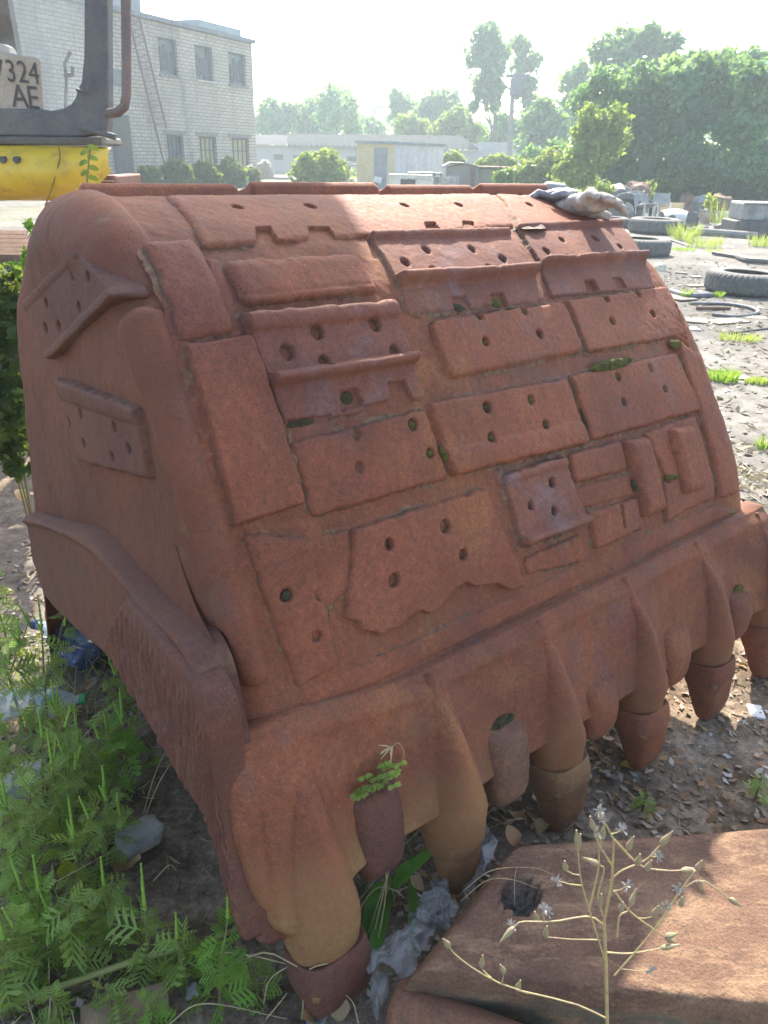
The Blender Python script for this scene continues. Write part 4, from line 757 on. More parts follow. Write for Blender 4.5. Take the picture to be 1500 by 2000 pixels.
# ------------------------------------------------------------------ plastic bag, bottles, stone, leaves
def crumple(name, poly, zc, mat, lab, cat, sd, amp=.03, n=70, thick=None):
    """sheet of film over a picture outline lying at height zc, crumpled"""
    c4 = [at_z(x, y, z) for x, y, z in poly]; u = np.linspace(0, 1, n); U, V_ = np.meshgrid(u, u); P = (1-U)[..., None]*(1-V_)[..., None]*c4[0]+U[..., None]*(1-V_)[..., None]*c4[1]+U[..., None]*V_[..., None]*c4[2]+(1-U)[..., None]*V_[..., None]*c4[3]
    rid = lambda s, k: 1-np.abs(vnoise(P, s, sd+k))*2
    sc_ = .05/amp; P = P+zz*(amp*(.55*rid(16, 1)+.35*rid(34, 2)+.2*rid(75, 3)))[..., None]+ax*(amp*.8*rid(22, 4))[..., None]+pp*(amp*.7*rid(26, 6))[..., None]
    E_ = np.minimum(np.minimum(U, 1-U), np.minimum(V_, 1-V_)); P[..., 2] -= .5*amp*(1-sstep(E_, 0, .15)); bx = 1-sstep(E_, 0, .06); P += bx[..., None]*.018*np.stack([vnoise(P, 30, sd+9), vnoise(P, 30, sd+10), 0*U], -1)
    return tag(mk(name, P, grid_faces(n, n), mat, base=P[n//2, n//2]), lab, cat)
N = NT('film'); n1 = N.noise(18, 4, .6); fcol = N.ramp(n1, [(.4, (.24, .23, .215)), (.6, (.44, .43, .41))]); N.set(fcol, .32, **{'Specular IOR Level': .6}); N.bump(N.noise(120, 4, .7, dist=1.), .5, .004)
tb = N.n.new('ShaderNodeBsdfTransparent'); mx = N.n.new('ShaderNodeMixShader'); mx.inputs[0].default_value = .5; N.t.links.new(N.b.outputs[0], mx.inputs[1]); N.t.links.new(tb.outputs[0], mx.inputs[2]); N.t.links.new(mx.outputs[0], N.out.inputs[0]); FILM = N.m
crumple('plastic_bag', [(700, 1890, .10), (800, 1800, .10), (880, 1760, .13), (790, 1920, .10)], 0, FILM, 'crumpled translucent grey plastic bag lying beside the corner tooth tip', 'plastic bag', 5, .03)
crumple('plastic_bag', [(820, 1750, .10), (870, 1720, .10), (890, 1780, .12), (830, 1830, .10)], 0, FILM, 'twisted strip of grey plastic film next to the broad leaf weed', 'plastic film', 15, .025, 50)
crumple('plastic_bag', [(880, 1600, .10), (950, 1630, .14), (965, 1700, .15), (890, 1740, .08)], 0, FILM, 'pale torn plastic film hanging at the left end of the slab', 'plastic film', 25, .03)
crumple('plastic_bag', [(690, 1870, .05), (735, 1880, .05), (770, 1950, .03), (735, 1990, .03)], 0, FILM, 'thin dirty film below the corner tooth tip', 'plastic film', 35, .02, 40)
def bottle(px, a, z, lab, col, L=.24, r=.042, sd=0, tilt=0., label=False):
    c = at_z(px[0], px[1], z); base = c.copy(); t = empty('plastic_bottle', base, lab, 'plastic bottle'); n, m = 40, 60
    d = np.array([math.cos(a), math.sin(a), tilt]); d /= np.linalg.norm(d); e1 = np.cross(zz, d); e1 /= np.linalg.norm(e1); e2 = np.cross(d, e1); k = np.linspace(0, 1, m)
    rad = np.interp(k, [0, .03, .08, .2, .45, .5, .55, .72, .86, .93, 1], [.3, .82, 1, 1., .98, .86, .98, 1., .55, .3, .3])*r; V = []
    for i in range(m):
        for j in range(n):
            q = 2*math.pi*j/n; V.append(c+d*L*(k[i]-.5)+e1*rad[i]*math.cos(q)+e2*rad[i]*math.sin(q)*.8)
    V = np.array(V); cen = c+d*((V-c)@d)[:, None]; V = V+(V-cen)*(.22*(1-2*np.abs(vnoise(V, 22, sd)))+.10*vnoise(V, 60, sd+1))[:, None]*(np.repeat(k, n) < .82)[:, None]
    N = NT('pet_'+str(sd)); N.set(col, .12, **{'Specular IOR Level': .7}); tb = N.n.new('ShaderNodeBsdfTransparent'); tb.inputs[0].default_value = (.9, .93, .97, 1); lw = N.n.new('ShaderNodeLayerWeight'); lw.inputs[0].default_value = .35
    mx = N.n.new('ShaderNodeMixShader'); N.t.links.new(N.ramp(lw.outputs['Facing'], [(0, .30), (.8, .9)]), mx.inputs[0]); N.t.links.new(tb.outputs[0], mx.inputs[1]); N.t.links.new(N.b.outputs[0], mx.inputs[2]); N.t.links.new(mx.outputs[0], N.out.inputs[0]); N.bump(N.noise(40, 3, .5), .6, .01)
    mk('bottle_body', V, [(i*n+j, i*n+(j+1) % n, (i+1)*n+(j+1) % n, (i+1)*n+j) for i in range(m-1) for j in range(n)], N.m, t)
    mb = MB(); mb.tube([c+d*L*.49, c+d*L*.56], r*.36, 20); mb.build('cap', simple('cap_'+str(sd), (.02, .03, .16) if not label else (.05, .35, .12), .4, bump=0), t)
    if label:
        V2 = [];
        for i in range(8):
            for j in range(15): q = -1.0+j/14*2.4; cc = c+d*L*(-.1+.32*i/7); V2.append(cc+e1*r*1.12*math.cos(q)+e2*r*.95*math.sin(q))
        mk('label', V2, grid_faces(8, 15), simple('bottle_label', (.55, .58, .56), .5, sc=30, col2=(.10, .35, .16)), t)
    return t
bottle((138, 1232), math.radians(168), .09, 'crushed clear bottle with a bluish tint lying against the bucket side', (.35, .42, .52), .26, .048, 1, .02)
bottle((75, 1372), math.radians(10), .10, 'crushed bottle with a green and white label among the ragweed', (.50, .55, .55), .24, .045, 2, .0, True)
bottle((40, 1530), math.radians(70), .09, 'clear crumpled bottle almost hidden by leaves at the left edge', (.55, .58, .6), .18, .04, 3)
bottle((140, 1268), math.radians(150), .05, 'dark blue crushed bottle lying under the clear one', (.10, .16, .30), .2, .045, 4)
def rock(p, s, mat, lab, sd, cat='stone', nm='stone', flat=.6, n=24, group=None):
    V = []; m = n//2
    for i in range(m+1):
        for j in range(n): th = math.pi*i/m; ph = 2*math.pi*j/n; V.append((math.sin(th)*math.cos(ph), math.sin(th)*math.sin(ph), math.cos(th)))
    V = np.array(V); V = np.sign(V)*np.abs(V)**.8; V = V*(1+.35*vnoise(V+sd, 1.3, sd)+.1*vnoise(V+sd, 4, sd))[:, None]*np.asarray(s)*np.array([1, 1, flat]); V = V@rotz(sd*1.3).T
    o = mk(nm, V+np.asarray(p), [(i*n+j, i*n+(j+1) % n, (i+1)*n+(j+1) % n, (i+1)*n+j) for i in range(m) for j in range(n)], mat, base=p); autosm(o, 32); return tag(o, lab, cat, group)
STONE = simple('stone_grey', (.30, .28, .25), .9, sc=14, col2=(.20, .18, .16)); 
rock(at_z(272, 1637, .05), (.060, .040, .045), STONE, 'flat grey stone lying in the litter beside the bucket shadow', 3)
rock(at_z(375, 1935, .0), (.018, .014, .014), STONE, 'small pale stone near the fallen stalk', 4)
rock(at_z(620, 1995, .0), (.02, .02, .02), STONE, 'small pale stone under the corner tooth tip', 6)
# wood fragment at the bottom
mb = MB(); c = at_z(245, 1975, .02); mb.box(c, (.085, .035, .008), rotz(.35)); tag(mb.build('wood_piece', simple('wood', (.26, .18, .11), .85, sc=25, col2=(.16, .11, .07)), base=c, bevel=.003, smooth=False), 'weathered brown piece of board lying at the bottom edge', 'wood')
def dry_leaf(p, s, a, sd, mat, lab, tilt=.5, group='large dry leaves'):
    n, m = 9, 9; u = np.linspace(-1, 1, n)[None]; v = np.linspace(0, 1, m)[:, None]; w = .42*np.sin(math.pi*np.clip(v*.93+.04, 0, 1))**.75; X = u*w; Y = v-.5+0*u; Z = .35*X**2*2-.25*(v-.5)**2+.10*np.sin(v*5+sd)+.05*vnoise(np.stack([X*3, Y*3, X*0+sd], -1), 1, sd)
    V = np.stack([X, Y, Z], -1).reshape(-1, 3)*s; V = V@rotx(tilt).T@rotz(a).T+p
    return tag(mk('dry_leaf', V, grid_faces(m, n), mat, base=p, attr={'rnd': np.full(n*m, (sd*37 % 10)/10)}), lab, 'dry leaf', group)
DL_T = leafmat('leaf_tan', (.52, .38, .23), (.42, .28, .15), .3)
for i, (x, y, z, s, m, lab) in enumerate([(1225, 1462, .03, .055, DL_T, 'pale curled leaf in the pile beside the fourth tooth'), (1186, 1438, .03, .05, DL_T, 'pale leaf at the top of the pile beside the fourth tooth'), (1182, 1495, .02, .04, DL_T, 'small pale leaf at the bottom of the pile beside the fourth tooth'), (1225, 1500, .015, .05, DRYL, 'reddish brown leaf under the pale pile of leaves'), (1165, 1465, .02, .045, DRYL, 'brown leaf between third and fourth tooth'),
        (1008, 1590, .04, .06, DRYL, 'orange brown curled leaf left of the third tooth tip'), (1060, 1612, .05, .045, DL_T, 'tan leaf leaning on the back edge of the slab'), (1000, 1632, .12, .05, DRYL, 'upright orange leaf at the corner of the slab'), (240, 1690, .04, .05, DRYL, 'reddish leaf in front of the grey stone'), (262, 1682, .05, .045, DL_T, 'tan pointed leaf touching the grey stone'),
        (663, 1968, .04, .05, DL_T, 'tan leaf standing at the foot of the corner tooth tip'), (605, 1992, .03, .05, DRYL, 'ochre leaf at the bottom edge below the corner tooth tip'), (22, 1462, .07, .03, DL_T, 'single tan leaf at the left edge among weeds'), (175, 1338, .07, .035, DRYL, 'orange leaf below the clear bottle'), (815, 1725, .08, .045, DL_T, 'tan leaf beside the broad leaf weed'),
        (215, 1745, .05, .035, DL_T, 'yellowish leaf above the small ragweed'), (1145, 1500, .02, .04, DRYL, 'dark red leaf near the third tooth tip'), (40, 965, .25, .06, DL_T, 'tan leaf on the bank at the left edge of the bucket'), (70, 968, .25, .06, DL_T, 'second tan leaf on the bank close to the bucket flange')]):
    dry_leaf(at_z(x, y, z), s, i*1.9, i, m, lab, .3+.25*(i % 4))
dry_leaf(at_z(130, 1700, .12), .05, .5, 40, G_OLD, 'yellow dying ragweed leaf hanging below the spikes', 1.3, None)
# litter of leaf scraps, twigs and straw
def litter(n, x0, x1, y0, y1, size, mat, name, lab, seed, keep=None, asp=.6, up=.25, lift=.004):
    R_ = np.random.default_rng(seed); x = R_.uniform(x0, x1, n); y = R_.uniform(y0, y1, n); P = np.stack([x, y, 0*x], -1); k = fbm(P, 3.5, 3, seed) > R_.uniform(-.45, .2, n)
    if keep is not None: k &= keep(x, y)
    x, y = x[k], y[k]; n = len(x); C_ = np.stack([x, y, ground_h(x, y)+lift], -1); nr = R_.normal(size=(n, 3))*up+np.array([0, 0, 1.]); nr /= np.linalg.norm(nr, axis=1)[:, None]
    t = np.cross(nr, R_.normal(size=(n, 3))); t /= np.linalg.norm(t, axis=1)[:, None]; b = np.cross(nr, t); s = size*(.4+1.1*R_.random(n))[:, None]
    V = np.stack([C_-t*s, C_-t*s*.2+b*s*asp+nr*s*.15, C_+t*s+nr*s*.35, C_+t*s*.1-b*s*asp-nr*s*.05], 1).reshape(-1, 3)
    return tag(mk(name, V, np.arange(4*n).reshape(-1, 4), mat, smooth=False, attr={'rnd': np.repeat(R_.random(n), 4)}), lab, None, None, 'stuff')
nearsoil = lambda x, y: (y < 3.1+.35*(x-1.2)) | (x < -.9)
bare = lambda x, y: nearsoil(x, y) & ~((x > -.62-.35*(y-1.2)) & (x < -.15-.5*(y-1.2)) & (y > .9) & (y < 1.9))
litter(14000, -1.6, 2.2, .55, 3.6, .013, LITTER, 'leaf_litter', 'brown leaf scraps strewn over the soil', 1, bare)
litter(6000, -1.6, 2.2, .55, 3.4, .011, leafmat('litter_pale', (.46, .41, .35), (.30, .25, .21), .1), 'leaf_litter', 'pale grey crumbled leaves on the soil', 2, bare)
litter(5000, -1.6, 2.4, .55, 3.6, .022, STRAW, 'straw_litter', 'thin straw and twigs scattered over the soil', 3, nearsoil, .05, .2)
litter(1500, .0, 1.8, .9, 2.4, .012, DRYL, 'leaf_litter', 'reddish leaf scraps around the bucket teeth', 5)
litter(2200, -1.5, 0., .5, 1.6, .012, G_DK, 'ground_cover', 'small green seedlings among the litter on the left', 6, bare, .5, .6, .012)

# finer ground plants: thin grass blades and dead ragweed bits between the weeds
def blades(n, x0, x1, y0, y1, h, mat, name, lab, seed, w=.0012):
    R_ = np.random.default_rng(seed); mb = MB(); m = 0
    while m < n:
        x, y = R_.uniform(x0, x1), R_.uniform(y0, y1)
        if not bare(np.array(x), np.array(y)) or x > -.30: m += 1; continue
        b = np.array([x, y, float(ground_h(x, y))]); d = np.array([R_.normal()*.6, R_.normal()*.6, 1.]); blade(mb, curve(b, d, h*R_.uniform(.4, 1.3), h*.4*R_.random(), 4), w); m += 1
    o = mb.build(name, mat, smooth=False); addrnd(o); return tag(o, lab, None, None, 'stuff')
blades(1500, -1.5, -.25, .6, 2.2, .10, G_RAG, 'grass_blades', 'thin green grass blades between the ragweeds', 5); blades(1100, -1.5, -.25, .6, 2.2, .11, STRAW, 'dead_grass', 'dead straw coloured blades between the ragweeds', 6)
litter(2600, -1.5, -.2, .6, 2.3, .012, G_OLD, 'leaf_litter', 'yellowing leaf scraps among the left weeds', 41, bare, .45, .5, .02)
grass_stalks('dry_grass', 'pale dead stalks leaning among the left ragweeds', [A_([(60, 1560, .1), (110, 1500, .2), (180, 1420, .28)]), A_([(210, 1560, .08), (190, 1480, .16), (150, 1430, .2)]), A_([(40, 1760, .1), (150, 1700, .14), (260, 1640, .12)]), A_([(100, 1450, .1), (140, 1370, .2), (150, 1300, .26)])], w=.0016, head=False)
# ------------------------------------------------------------------ things lying on the bucket crest
def fpt(x, y, o): return front_pt(x, y, o)[0]
GLV = simple('glove_cloth', (.58, .54, .48), .95, sc=25, bump=.8, bd=.01, col2=(.36, .33, .29)); GLV_D = simple('glove_rubber', (.16, .165, .18), .6, sc=25, bump=.5, col2=(.28, .27, .27))
def glove(c, a, lab, s=1., seed=0):
    R_ = random.Random(seed); mb = MB(); M = rotz(a); q = lambda x, y, z: c+M@np.array([x, y, z])*s
    mb.tube([q(-.075, 0, .012), q(-.05, 0, .022), q(-.02, .003, .026), (q(.02, 0, .024)), q(.05, 0, .018), q(.058, 0, .014)], np.array([.020, .036, .040, .042, .036, .022])*s, 16, flat=.55)
    for i, (y, L) in enumerate([(-.03, .055), (-.011, .070), (.010, .066), (.028, .050)]):
        b = R_.uniform(-.2, .2); mb.tube([q(.03, y, .018), q(.055+L*.3, y*1.25, .022+R_.uniform(0, .008)), q(.05+L*.75, y*1.45+b*.02, .014), q(.05+L, y*1.5+b*.04, .008)], np.array([.0115, .0115, .0105, .007])*s, 10)
    mb.tube([q(-.03, .03, .018), q(-.005, .055, .022), q(.018, .07, .015), q(.03, .076, .010)], np.array([.014, .013, .011, .008])*s, 10)
    o = mb.build('work_glove', GLV, base=c); md = o.modifiers.new('remesh', 'REMESH'); md.mode = 'VOXEL'; md.voxel_size = .0035*s; md.use_smooth_shade = True
    tx = bpy.data.textures.new('cr', 'CLOUDS'); tx.noise_scale = .03; d = o.modifiers.new('crease', 'DISPLACE'); d.texture = tx; d.strength = .006; d.mid_level = .5
    o.data.materials.append(GLV_D); return tag(o, lab, 'glove')
g1 = glove(fpt(1126, 428, .012), math.radians(-60), 'crumpled pale work glove lying on the far end of the crest', 1.35, 1); g1.rotation_euler = (-.35, .1, 0)
g2 = glove(fpt(1090, 404, .01), math.radians(170), 'grey finger of a second work glove half under the pale one', 1.0, 4); g2.data.materials[0] = GLV_D; g2.rotation_euler = (-.2, 0, 0)
o = crumple('plastic_bag', [(1018, 440, 1.425), (1060, 436, 1.425), (1062, 445, 1.42), (1018, 449, 1.42)], 0, simple('rag', (.26, .2, .17), .9, sc=40), 'shred of pale rag lying on the crest left of the gloves', 'rag', 77, .008, 24)
# ------------------------------------------------------------------ tyres
TY = simple('tyre_rubber', (.075, .076, .078), .85, sc=20, col2=(.14, .135, .125)); TYL = simple('tyre_grey', (.16, .16, .16), .85, sc=16, col2=(.24, .23, .21))
def tyre_mesh(R, W, hole, mat, lug=.014, nl=44):
    pr = [(hole, .02*W), (hole+.01, .0), (hole+.06*R, -.0), (R*.80, -.02*W), (R*.93, .05*W), (R*.975, .12*W), (R, .2*W), (R, .36*W), (R, .5*W), (R, .64*W), (R, .8*W), (R*.975, .88*W), (R*.93, .95*W), (R*.80, 1.02*W), (hole+.06*R, W), (hole+.01, W), (hole, .98*W), (hole+.03*R, .9*W), (R*.9, .8*W), (R*.93, .5*W), (R*.9, .2*W), (hole+.03*R, .1*W), (hole, .02*W)]
    mb = MB(); n = nl*6
    def mod(i, k):
        if 4 <= k <= 12:
            s = 1 if k < 8 else -1; ph = (i+(k-8)*1.2*s) % 6; return -lug if ph < 2 else 0
        return 0
    mb.lathe(pr, n, mod=mod); o = mb.build('tyre', mat, base=(0, 0, 0), local=True); return o
T1 = tyre_mesh(.52, .27, .30, TY)
def put(o, loc, rot=(0, 0, 0), sc=1., label=None, group=None, first=False, cat='tyre'):
    c = o if first else dup(o, loc, rot, sc); c.location = loc; c.rotation_euler = rot; c.scale = (sc,)*3; return tag(c, label, cat, group)
def ground_at(x, y, dz=0.): p = at_z(x, y, 0); p[2] = ground_h(p[0], p[1])+dz; return p
TG = 'worn tyres lying about the yard'
p = ground_at(1472, 578); put(T1, p+np.array([0, .35, 0]), (0, .02, .4), 1., 'large black tyre lying flat at the right edge of the yard', TG, True)
p = ground_at(1262, 500); put(T1, p+np.array([0, .45, 0]), (0, 0, 1.), 1.08, 'dark tyre lying flat just behind the sloping edge of the bucket', TG)
p = ground_at(1287, 457); put(T1, p+np.array([0, .4, 0]), (0, 0, 0), 1.22, 'grey tyre lying flat in front of the white hood', TG).data = T1.data
p = ground_at(1222, 440); put(T1, p+np.array([0, .3, .35]), (math.radians(62), math.radians(-38), .3), .85, 'tyre leaning on the pile left of the wire chairs', TG)
p = ground_at(1196, 446); put(T1, p+np.array([0, .3, 0]), (0, 0, .7), .95, 'tyre lying flat beside the gloves at the foot of the pile', TG)
p = ground_at(1262, 425); put(T1, p+np.array([0, .6, .1]), (math.radians(80), 0, .3), .85, 'pale tyre standing upright behind the wire chairs', TG)
p = ground_at(1180, 430); put(T1, p+np.array([0, .6, .25]), (math.radians(20), 0, .3), .95, 'tyre half hidden behind the bucket crest near the scrap heap', TG)
# ------------------------------------------------------------------ junk row
RSC = simple('rusty_scrap', (.20, .105, .065), .85, sc=6, col2=(.10, .06, .05)); PLY = simple('plywood', (.50, .36, .17), .8, sc=5, col2=(.62, .50, .30)); WH = simple('white_enamel', (.72, .72, .70), .45, sc=4, col2=(.55, .54, .50))
GREYM = simple('grey_metal', (.20, .21, .21), .6, sc=5, col2=(.30, .30, .29), metal=.2); DKM = simple('dark_metal', (.06, .062, .065), .6, sc=6, col2=(.11, .10, .09)); CARD = simple('cardboard', (.34, .28, .20), .9, sc=5, col2=(.22, .18, .14)); FOAM = simple('pale_foam', (.66, .62, .50), .8, sc=12, col2=(.5, .45, .34)); CONCR = simple('old_concrete', (.26, .24, .215), .9, sc=8, col2=(.16, .15, .14))
# muffler on the crest's far side
def px_at(x, y, Y): return at_y(x, y, Y)
Yc = 2.95; a, b_ = px_at(1065, 372, Yc), px_at(1100, 376, Yc); mb = MB(); d = (b_-a)/np.linalg.norm(b_-a); r = .030
mb.tube([a-d*.012, a-d*.010, a, a+d*.004, b_-d*.004, b_, b_+d*.012, b_+d*.013], [.006, r*.7, r*.95, r, r, r*.95, r*.55, .004], 24); o = mb.build('canister', GREYM, base=(a+b_)/2); tag(o, 'small dented grey canister lying on the far crest of the bucket', 'canister')
m2 = MB(); m2.tube([b_, b_+np.array([.022, 0, .004]), b_+np.array([.028, 0, -.02])], .006, 8); m2.build('spout', GREYM, o)
def at_g(x, y): return ground_at(x, y)
def box_thing(name, x0, x1, ytop, ybase, dep, mat, lab, cat, bevel=.03, rot=0., Y=None, parts=None):
    p = ground_at((x0+x1)/2, ybase); Y = p[1] if Y is None else Y; a, b = px_at(x0, ybase, Y), px_at(x1, ybase, Y); tz_ = px_at((x0+x1)/2, ytop, Y)[2]; w = b[0]-a[0]; zb = p[2] if parts is None else parts; c = np.array([(a[0]+b[0])/2, Y+dep/2, (zb+tz_)/2]); mb = MB(); mb.box(c, (w/2, dep/2, (tz_-zb)/2), rotz(rot)); o = mb.build(name, mat, base=(c[0], c[1], zb), bevel=bevel, smooth=False); return tag(o, lab, cat), c, (w, dep, tz_-zb), Y
# dark crate pair at the right edge
o, c, s, Y = box_thing('metal_crate', 1432, 1530, 432, 462, .9, DKM, 'low dark metal crate at the right edge carrying a grey tank', 'crate'); zc = c[2]+s[2]/2
for k in range(5): mb = MB(); mb.box((c[0]-s[0]/2+s[0]*(k+.5)/5, Y-.012, c[2]), (.03, .015, s[2]/2*.9)); mb.build('rib', DKM, o, smooth=False)
o, c, s, Y = box_thing('metal_tank', 1447, 1540, 396, 430, .85, simple('tank_grey', (.26, .28, .28), .5, sc=4, col2=(.15, .14, .13)), 'grey riveted sheet tank standing on the dark crate at the right edge', 'tank', .05, 0, Y+.03, zc+.003)
mb = MB(); mb.box((c[0], Y-.008, c[2]+s[2]*.42), (s[0]/2, .010, .018)); mb.build('seam', DKM, o, smooth=False)
# white car hood / appliance shell
p = ground_at(1330, 443); Y = p[1]; mb = MB(); xs = np.linspace(1300, 1368, 24); n = 20; V = []
for x in xs:
    u = (x-1300)/68; top = 412+10*u+5*abs(u-.5)-6*math.sin(math.pi*u); 
    for j in range(n): t = j/(n-1); V.append(px_at(x, top, Y)*np.array([1, 1, 1])+np.array([0, .9*t, 0])-zz*((.45*(1-math.cos((t-.35)*2.2)))*1.0)); V[-1][2] = max(V[-1][2], p[2])
V = np.array(V).reshape(24, n, 3); fr_ = V[:, :1].copy(); fr_[..., 2] = p[2]+.05; V = np.concatenate([fr_, V], 1); o = mk('car_hood', V, grid_faces(24, n+1), WH, base=p); so_m = o.modifiers.new('s', 'SOLIDIFY'); so_m.thickness = .02; tag(o, 'curved white enamelled shell with dark openings lying on the ground', 'car hood')
for (x, y, r) in [(1357, 430, 9), (1312, 428, 8)]:
    c = px_at(x, y, Y-.03); mb = MB(); rr = r*depth_of(Y, x, y)/F_PX; mb.tube([c, c+np.array([0, .02, 0])], rr, 18); mb.build('opening', DKM, o)
o, *_ = box_thing('plywood_board', 1286, 1332, 396, 425, .04, PLY, 'yellow brown board standing upright behind the white shell', 'board', .004, .0, ground_at(1330, 434)[1]+.3)
# wire chairs
def chair(px, py, a, lab):
    p = ground_at(px, py); t = empty('metal_chair', p, lab, 'chair', 'tipped metal chair frames'); M = rotz(a)@rotx(-.3); q = lambda x, y, z: p+M@np.array([x, y, z])+zz*.12
    ba = MB(); ba.box(q(0, .22, .62), (.21, .015, .16), M); ba.build('backrest', GREYM, t, bevel=.01, smooth=False); s_ = MB(); s_.box(q(0, 0, .42), (.21, .2, .015), M); s_.build('seat', GREYM, t, bevel=.01, smooth=False)
    for sx in (-1, 1):
        m = MB(); m.tube([q(sx*.2, -.2, 0), q(sx*.2, -.2, .42), q(sx*.2, .0, .45), q(sx*.2, .22, .45), q(sx*.2, .24, .80)], .014, 8); m.build('leg', WH, t); m = MB(); m.tube([q(sx*.2, .24, 0), q(sx*.2, .2, .44)], .014, 8); m.build('leg', WH, t)
chair(1262, 442, .3, 'tipped metal chair leaning left among the tyres'); chair(1288, 438, -.2, 'tipped metal chair beside the white shell')
# scrap heaps: individual bent sheets and lumps
def lump(x, y, w, h, mat, lab, name, cat, seed, Y=None, group=None):
    p = ground_at(x, y); k = depth_of(p[1], x, y)/F_PX; return rock(p+zz*h*k*.4, (w*k/2, w*k*.45, h*k*.62), mat, lab, seed, cat, name, 1., 18, group)
SH = simple('sheet_pale', (.42, .42, .42), .5, sc=6, col2=(.20, .16, .13), metal=.3)
def bent(name, x, y, w, h, mat, lab, cat, seed, flat=False, group=None, yoff=0.):
    """bent sheet standing or lying at a spot on the ground; w,h picture size"""
    p = ground_at(x, y); p[1] += yoff; k = depth_of(p[1], x, y)/F_PX; W, Hh = w*k, h*k*(4. if flat else 1.); n = 14; R_ = np.random.default_rng(seed); u = np.linspace(-.5, .5, n)[None]; v = np.linspace(0, 1, n)[:, None]
    S = np.stack([u+0*v, v+0*u, 0*u+0*v+seed], -1); d = vnoise(S, 2.3, seed)*.25+vnoise(S, 6, seed)*.06
    if flat: V = np.stack([u*W+0*v, (v-.5)*Hh+.1*W*d, (.05+.10*np.abs(d))*min(W, Hh)*.35+0*u], -1)
    else: V = np.stack([u*W*(1-.25*v*R_.random())+.2*W*d, v*Hh*.25+d*W, v*Hh*(1-.3*np.abs(u)*R_.random())], -1)
    V = V@rotz(R_.uniform(-.5, .5)).T+p+zz*.01
    o = mk(name, V, grid_faces(n, n), mat, base=p); s_ = o.modifiers.new('s', 'SOLIDIFY'); s_.thickness = .012; return tag(o, lab, cat, group)
bent('scrap_sheet', 1180, 415, 34, 30, RSC, 'bent rusty sheet at the left end of the scrap heap', 'scrap metal', 1)
bent('scrap_sheet', 1205, 412, 40, 42, SH, 'crumpled shiny sheet metal in the middle of the scrap heap', 'scrap metal', 2)
bent('scrap_sheet', 1228, 408, 36, 40, GREYM, 'grey folded panel standing in the scrap heap behind the tyres', 'scrap metal', 3)
bent('scrap_sheet', 1248, 400, 50, 18, DKM, 'dark bar like sheet reaching right out of the scrap heap', 'scrap metal', 4)
lump(1195, 425, 40, 26, DKM, 'dark engine lump at the foot of the scrap heap', 'engine_block', 'scrap metal', 5); lump(1160, 415, 34, 18, TY, 'black lump of rubber behind the gloves', 'rubber_lump', 'scrap', 6)
lump(1222, 415, 36, 34, SH, 'dented silver drum in the scrap heap', 'dented_drum', 'scrap metal', 7)
bent('scrap_sheet', 1400, 425, 34, 36, RSC, 'tall rusty bent plate left of the grey tank', 'scrap metal', 8); bent('scrap_sheet', 1420, 420, 30, 26, SH, 'pale folded sheet just left of the grey tank', 'scrap metal', 9)
lump(1395, 432, 30, 18, CONCR, 'pale rubble lump left of the dark crate', 'rubble', 'rubble', 10); bent('scrap_sheet', 1455, 398, 60, 26, RSC, 'rusty sheets rising behind the grey tank', 'scrap metal', 11, yoff=2.)
bent('scrap_sheet', 1490, 396, 46, 34, RSC, 'jagged brown sheet behind the tank at the right edge', 'scrap metal', 12, yoff=2.5); lump(1268, 408, 60, 22, GREYM, 'long grey lump behind the standing tyre', 'scrap_lump', 'scrap metal', 13)
lump(1350, 402, 60, 22, RSC, 'low brown heap behind the board', 'scrap_heap', 'scrap metal', 14); lump(1415, 446, 40, 10, CONCR, 'flat rubble in front of the dark crate', 'rubble', 'rubble', 15)
# pipes, planks, cable on the yard
def rod(name, L, r, mat, lab, cat, seg=8, dz=None):
    P = np.array([ground_at(*q[:2])+zz*((q[2] if len(q) > 2 else 0)+r*.9) for q in L])
    if len(P) > 2: k = np.linspace(0, 1, len(P)); kk = np.linspace(0, 1, 40); P = np.stack([catmull(k, P[:, i], kk) for i in range(3)], 1)
    mb = MB(); mb.tube(P, r, seg); return tag(mb.build(name, mat, base=P[0]), lab, cat)
rod('pipe', [(1360, 458), (1478, 466)], .09, CONCR, 'long pale pipe lying in front of the dark crate', 'pipe'); rod('pipe', [(1340, 452), (1380, 450)], .06, DKM, 'short dark pipe next to the white shell', 'pipe')
rod('rod', [(1392, 497), (1438, 504)], .035, DKM, 'straight dark rod lying on the pale concrete', 'rod'); rod('rod', [(1440, 505), (1460, 512), (1500, 516)], .05, DKM, 'dark bent rag and rod by the right edge', 'rod')
HO = simple('hose', (.10, .105, .12), .6, sc=10, col2=(.18, .18, .19)); rod('hose', [(1308, 572), (1340, 580), (1372, 580), (1392, 578)], .035, HO, 'dark hose ending at the big tyre', 'hose'); rod('hose', [(1350, 592), (1420, 596), (1470, 604), (1478, 612), (1440, 618), (1390, 615)], .020, HO, 'thin curved hose in front of the big tyre', 'hose')
rod('cable', [(1232, 472), (1280, 465), (1310, 470), (1345, 480)], .018, HO, 'thin cable curling behind the dark tyre', 'cable'); rod('cable', [(1195, 452), (1215, 448), (1228, 455), (1215, 462)], .014, SH, 'loop of pale wire beside the small tyres', 'wire')
rod('rod', [(1425, 650), (1500, 642)], .012, DKM, 'thin dark rod on the pavement near the right edge', 'rod'); rod('plank', [(1360, 603), (1425, 604)], .022, RSC, 'thin red brown strip of wood in front of the hose', 'plank')
lump(1290, 527, 22, 14, FOAM, 'small pale foam block on the dark yard', 'foam_block', 'rubbish', 16)
bent('rag', 1312, 577, 44, 26, CARD, 'tan piece of board leaning low beside the bucket edge', 'board', 17, True)
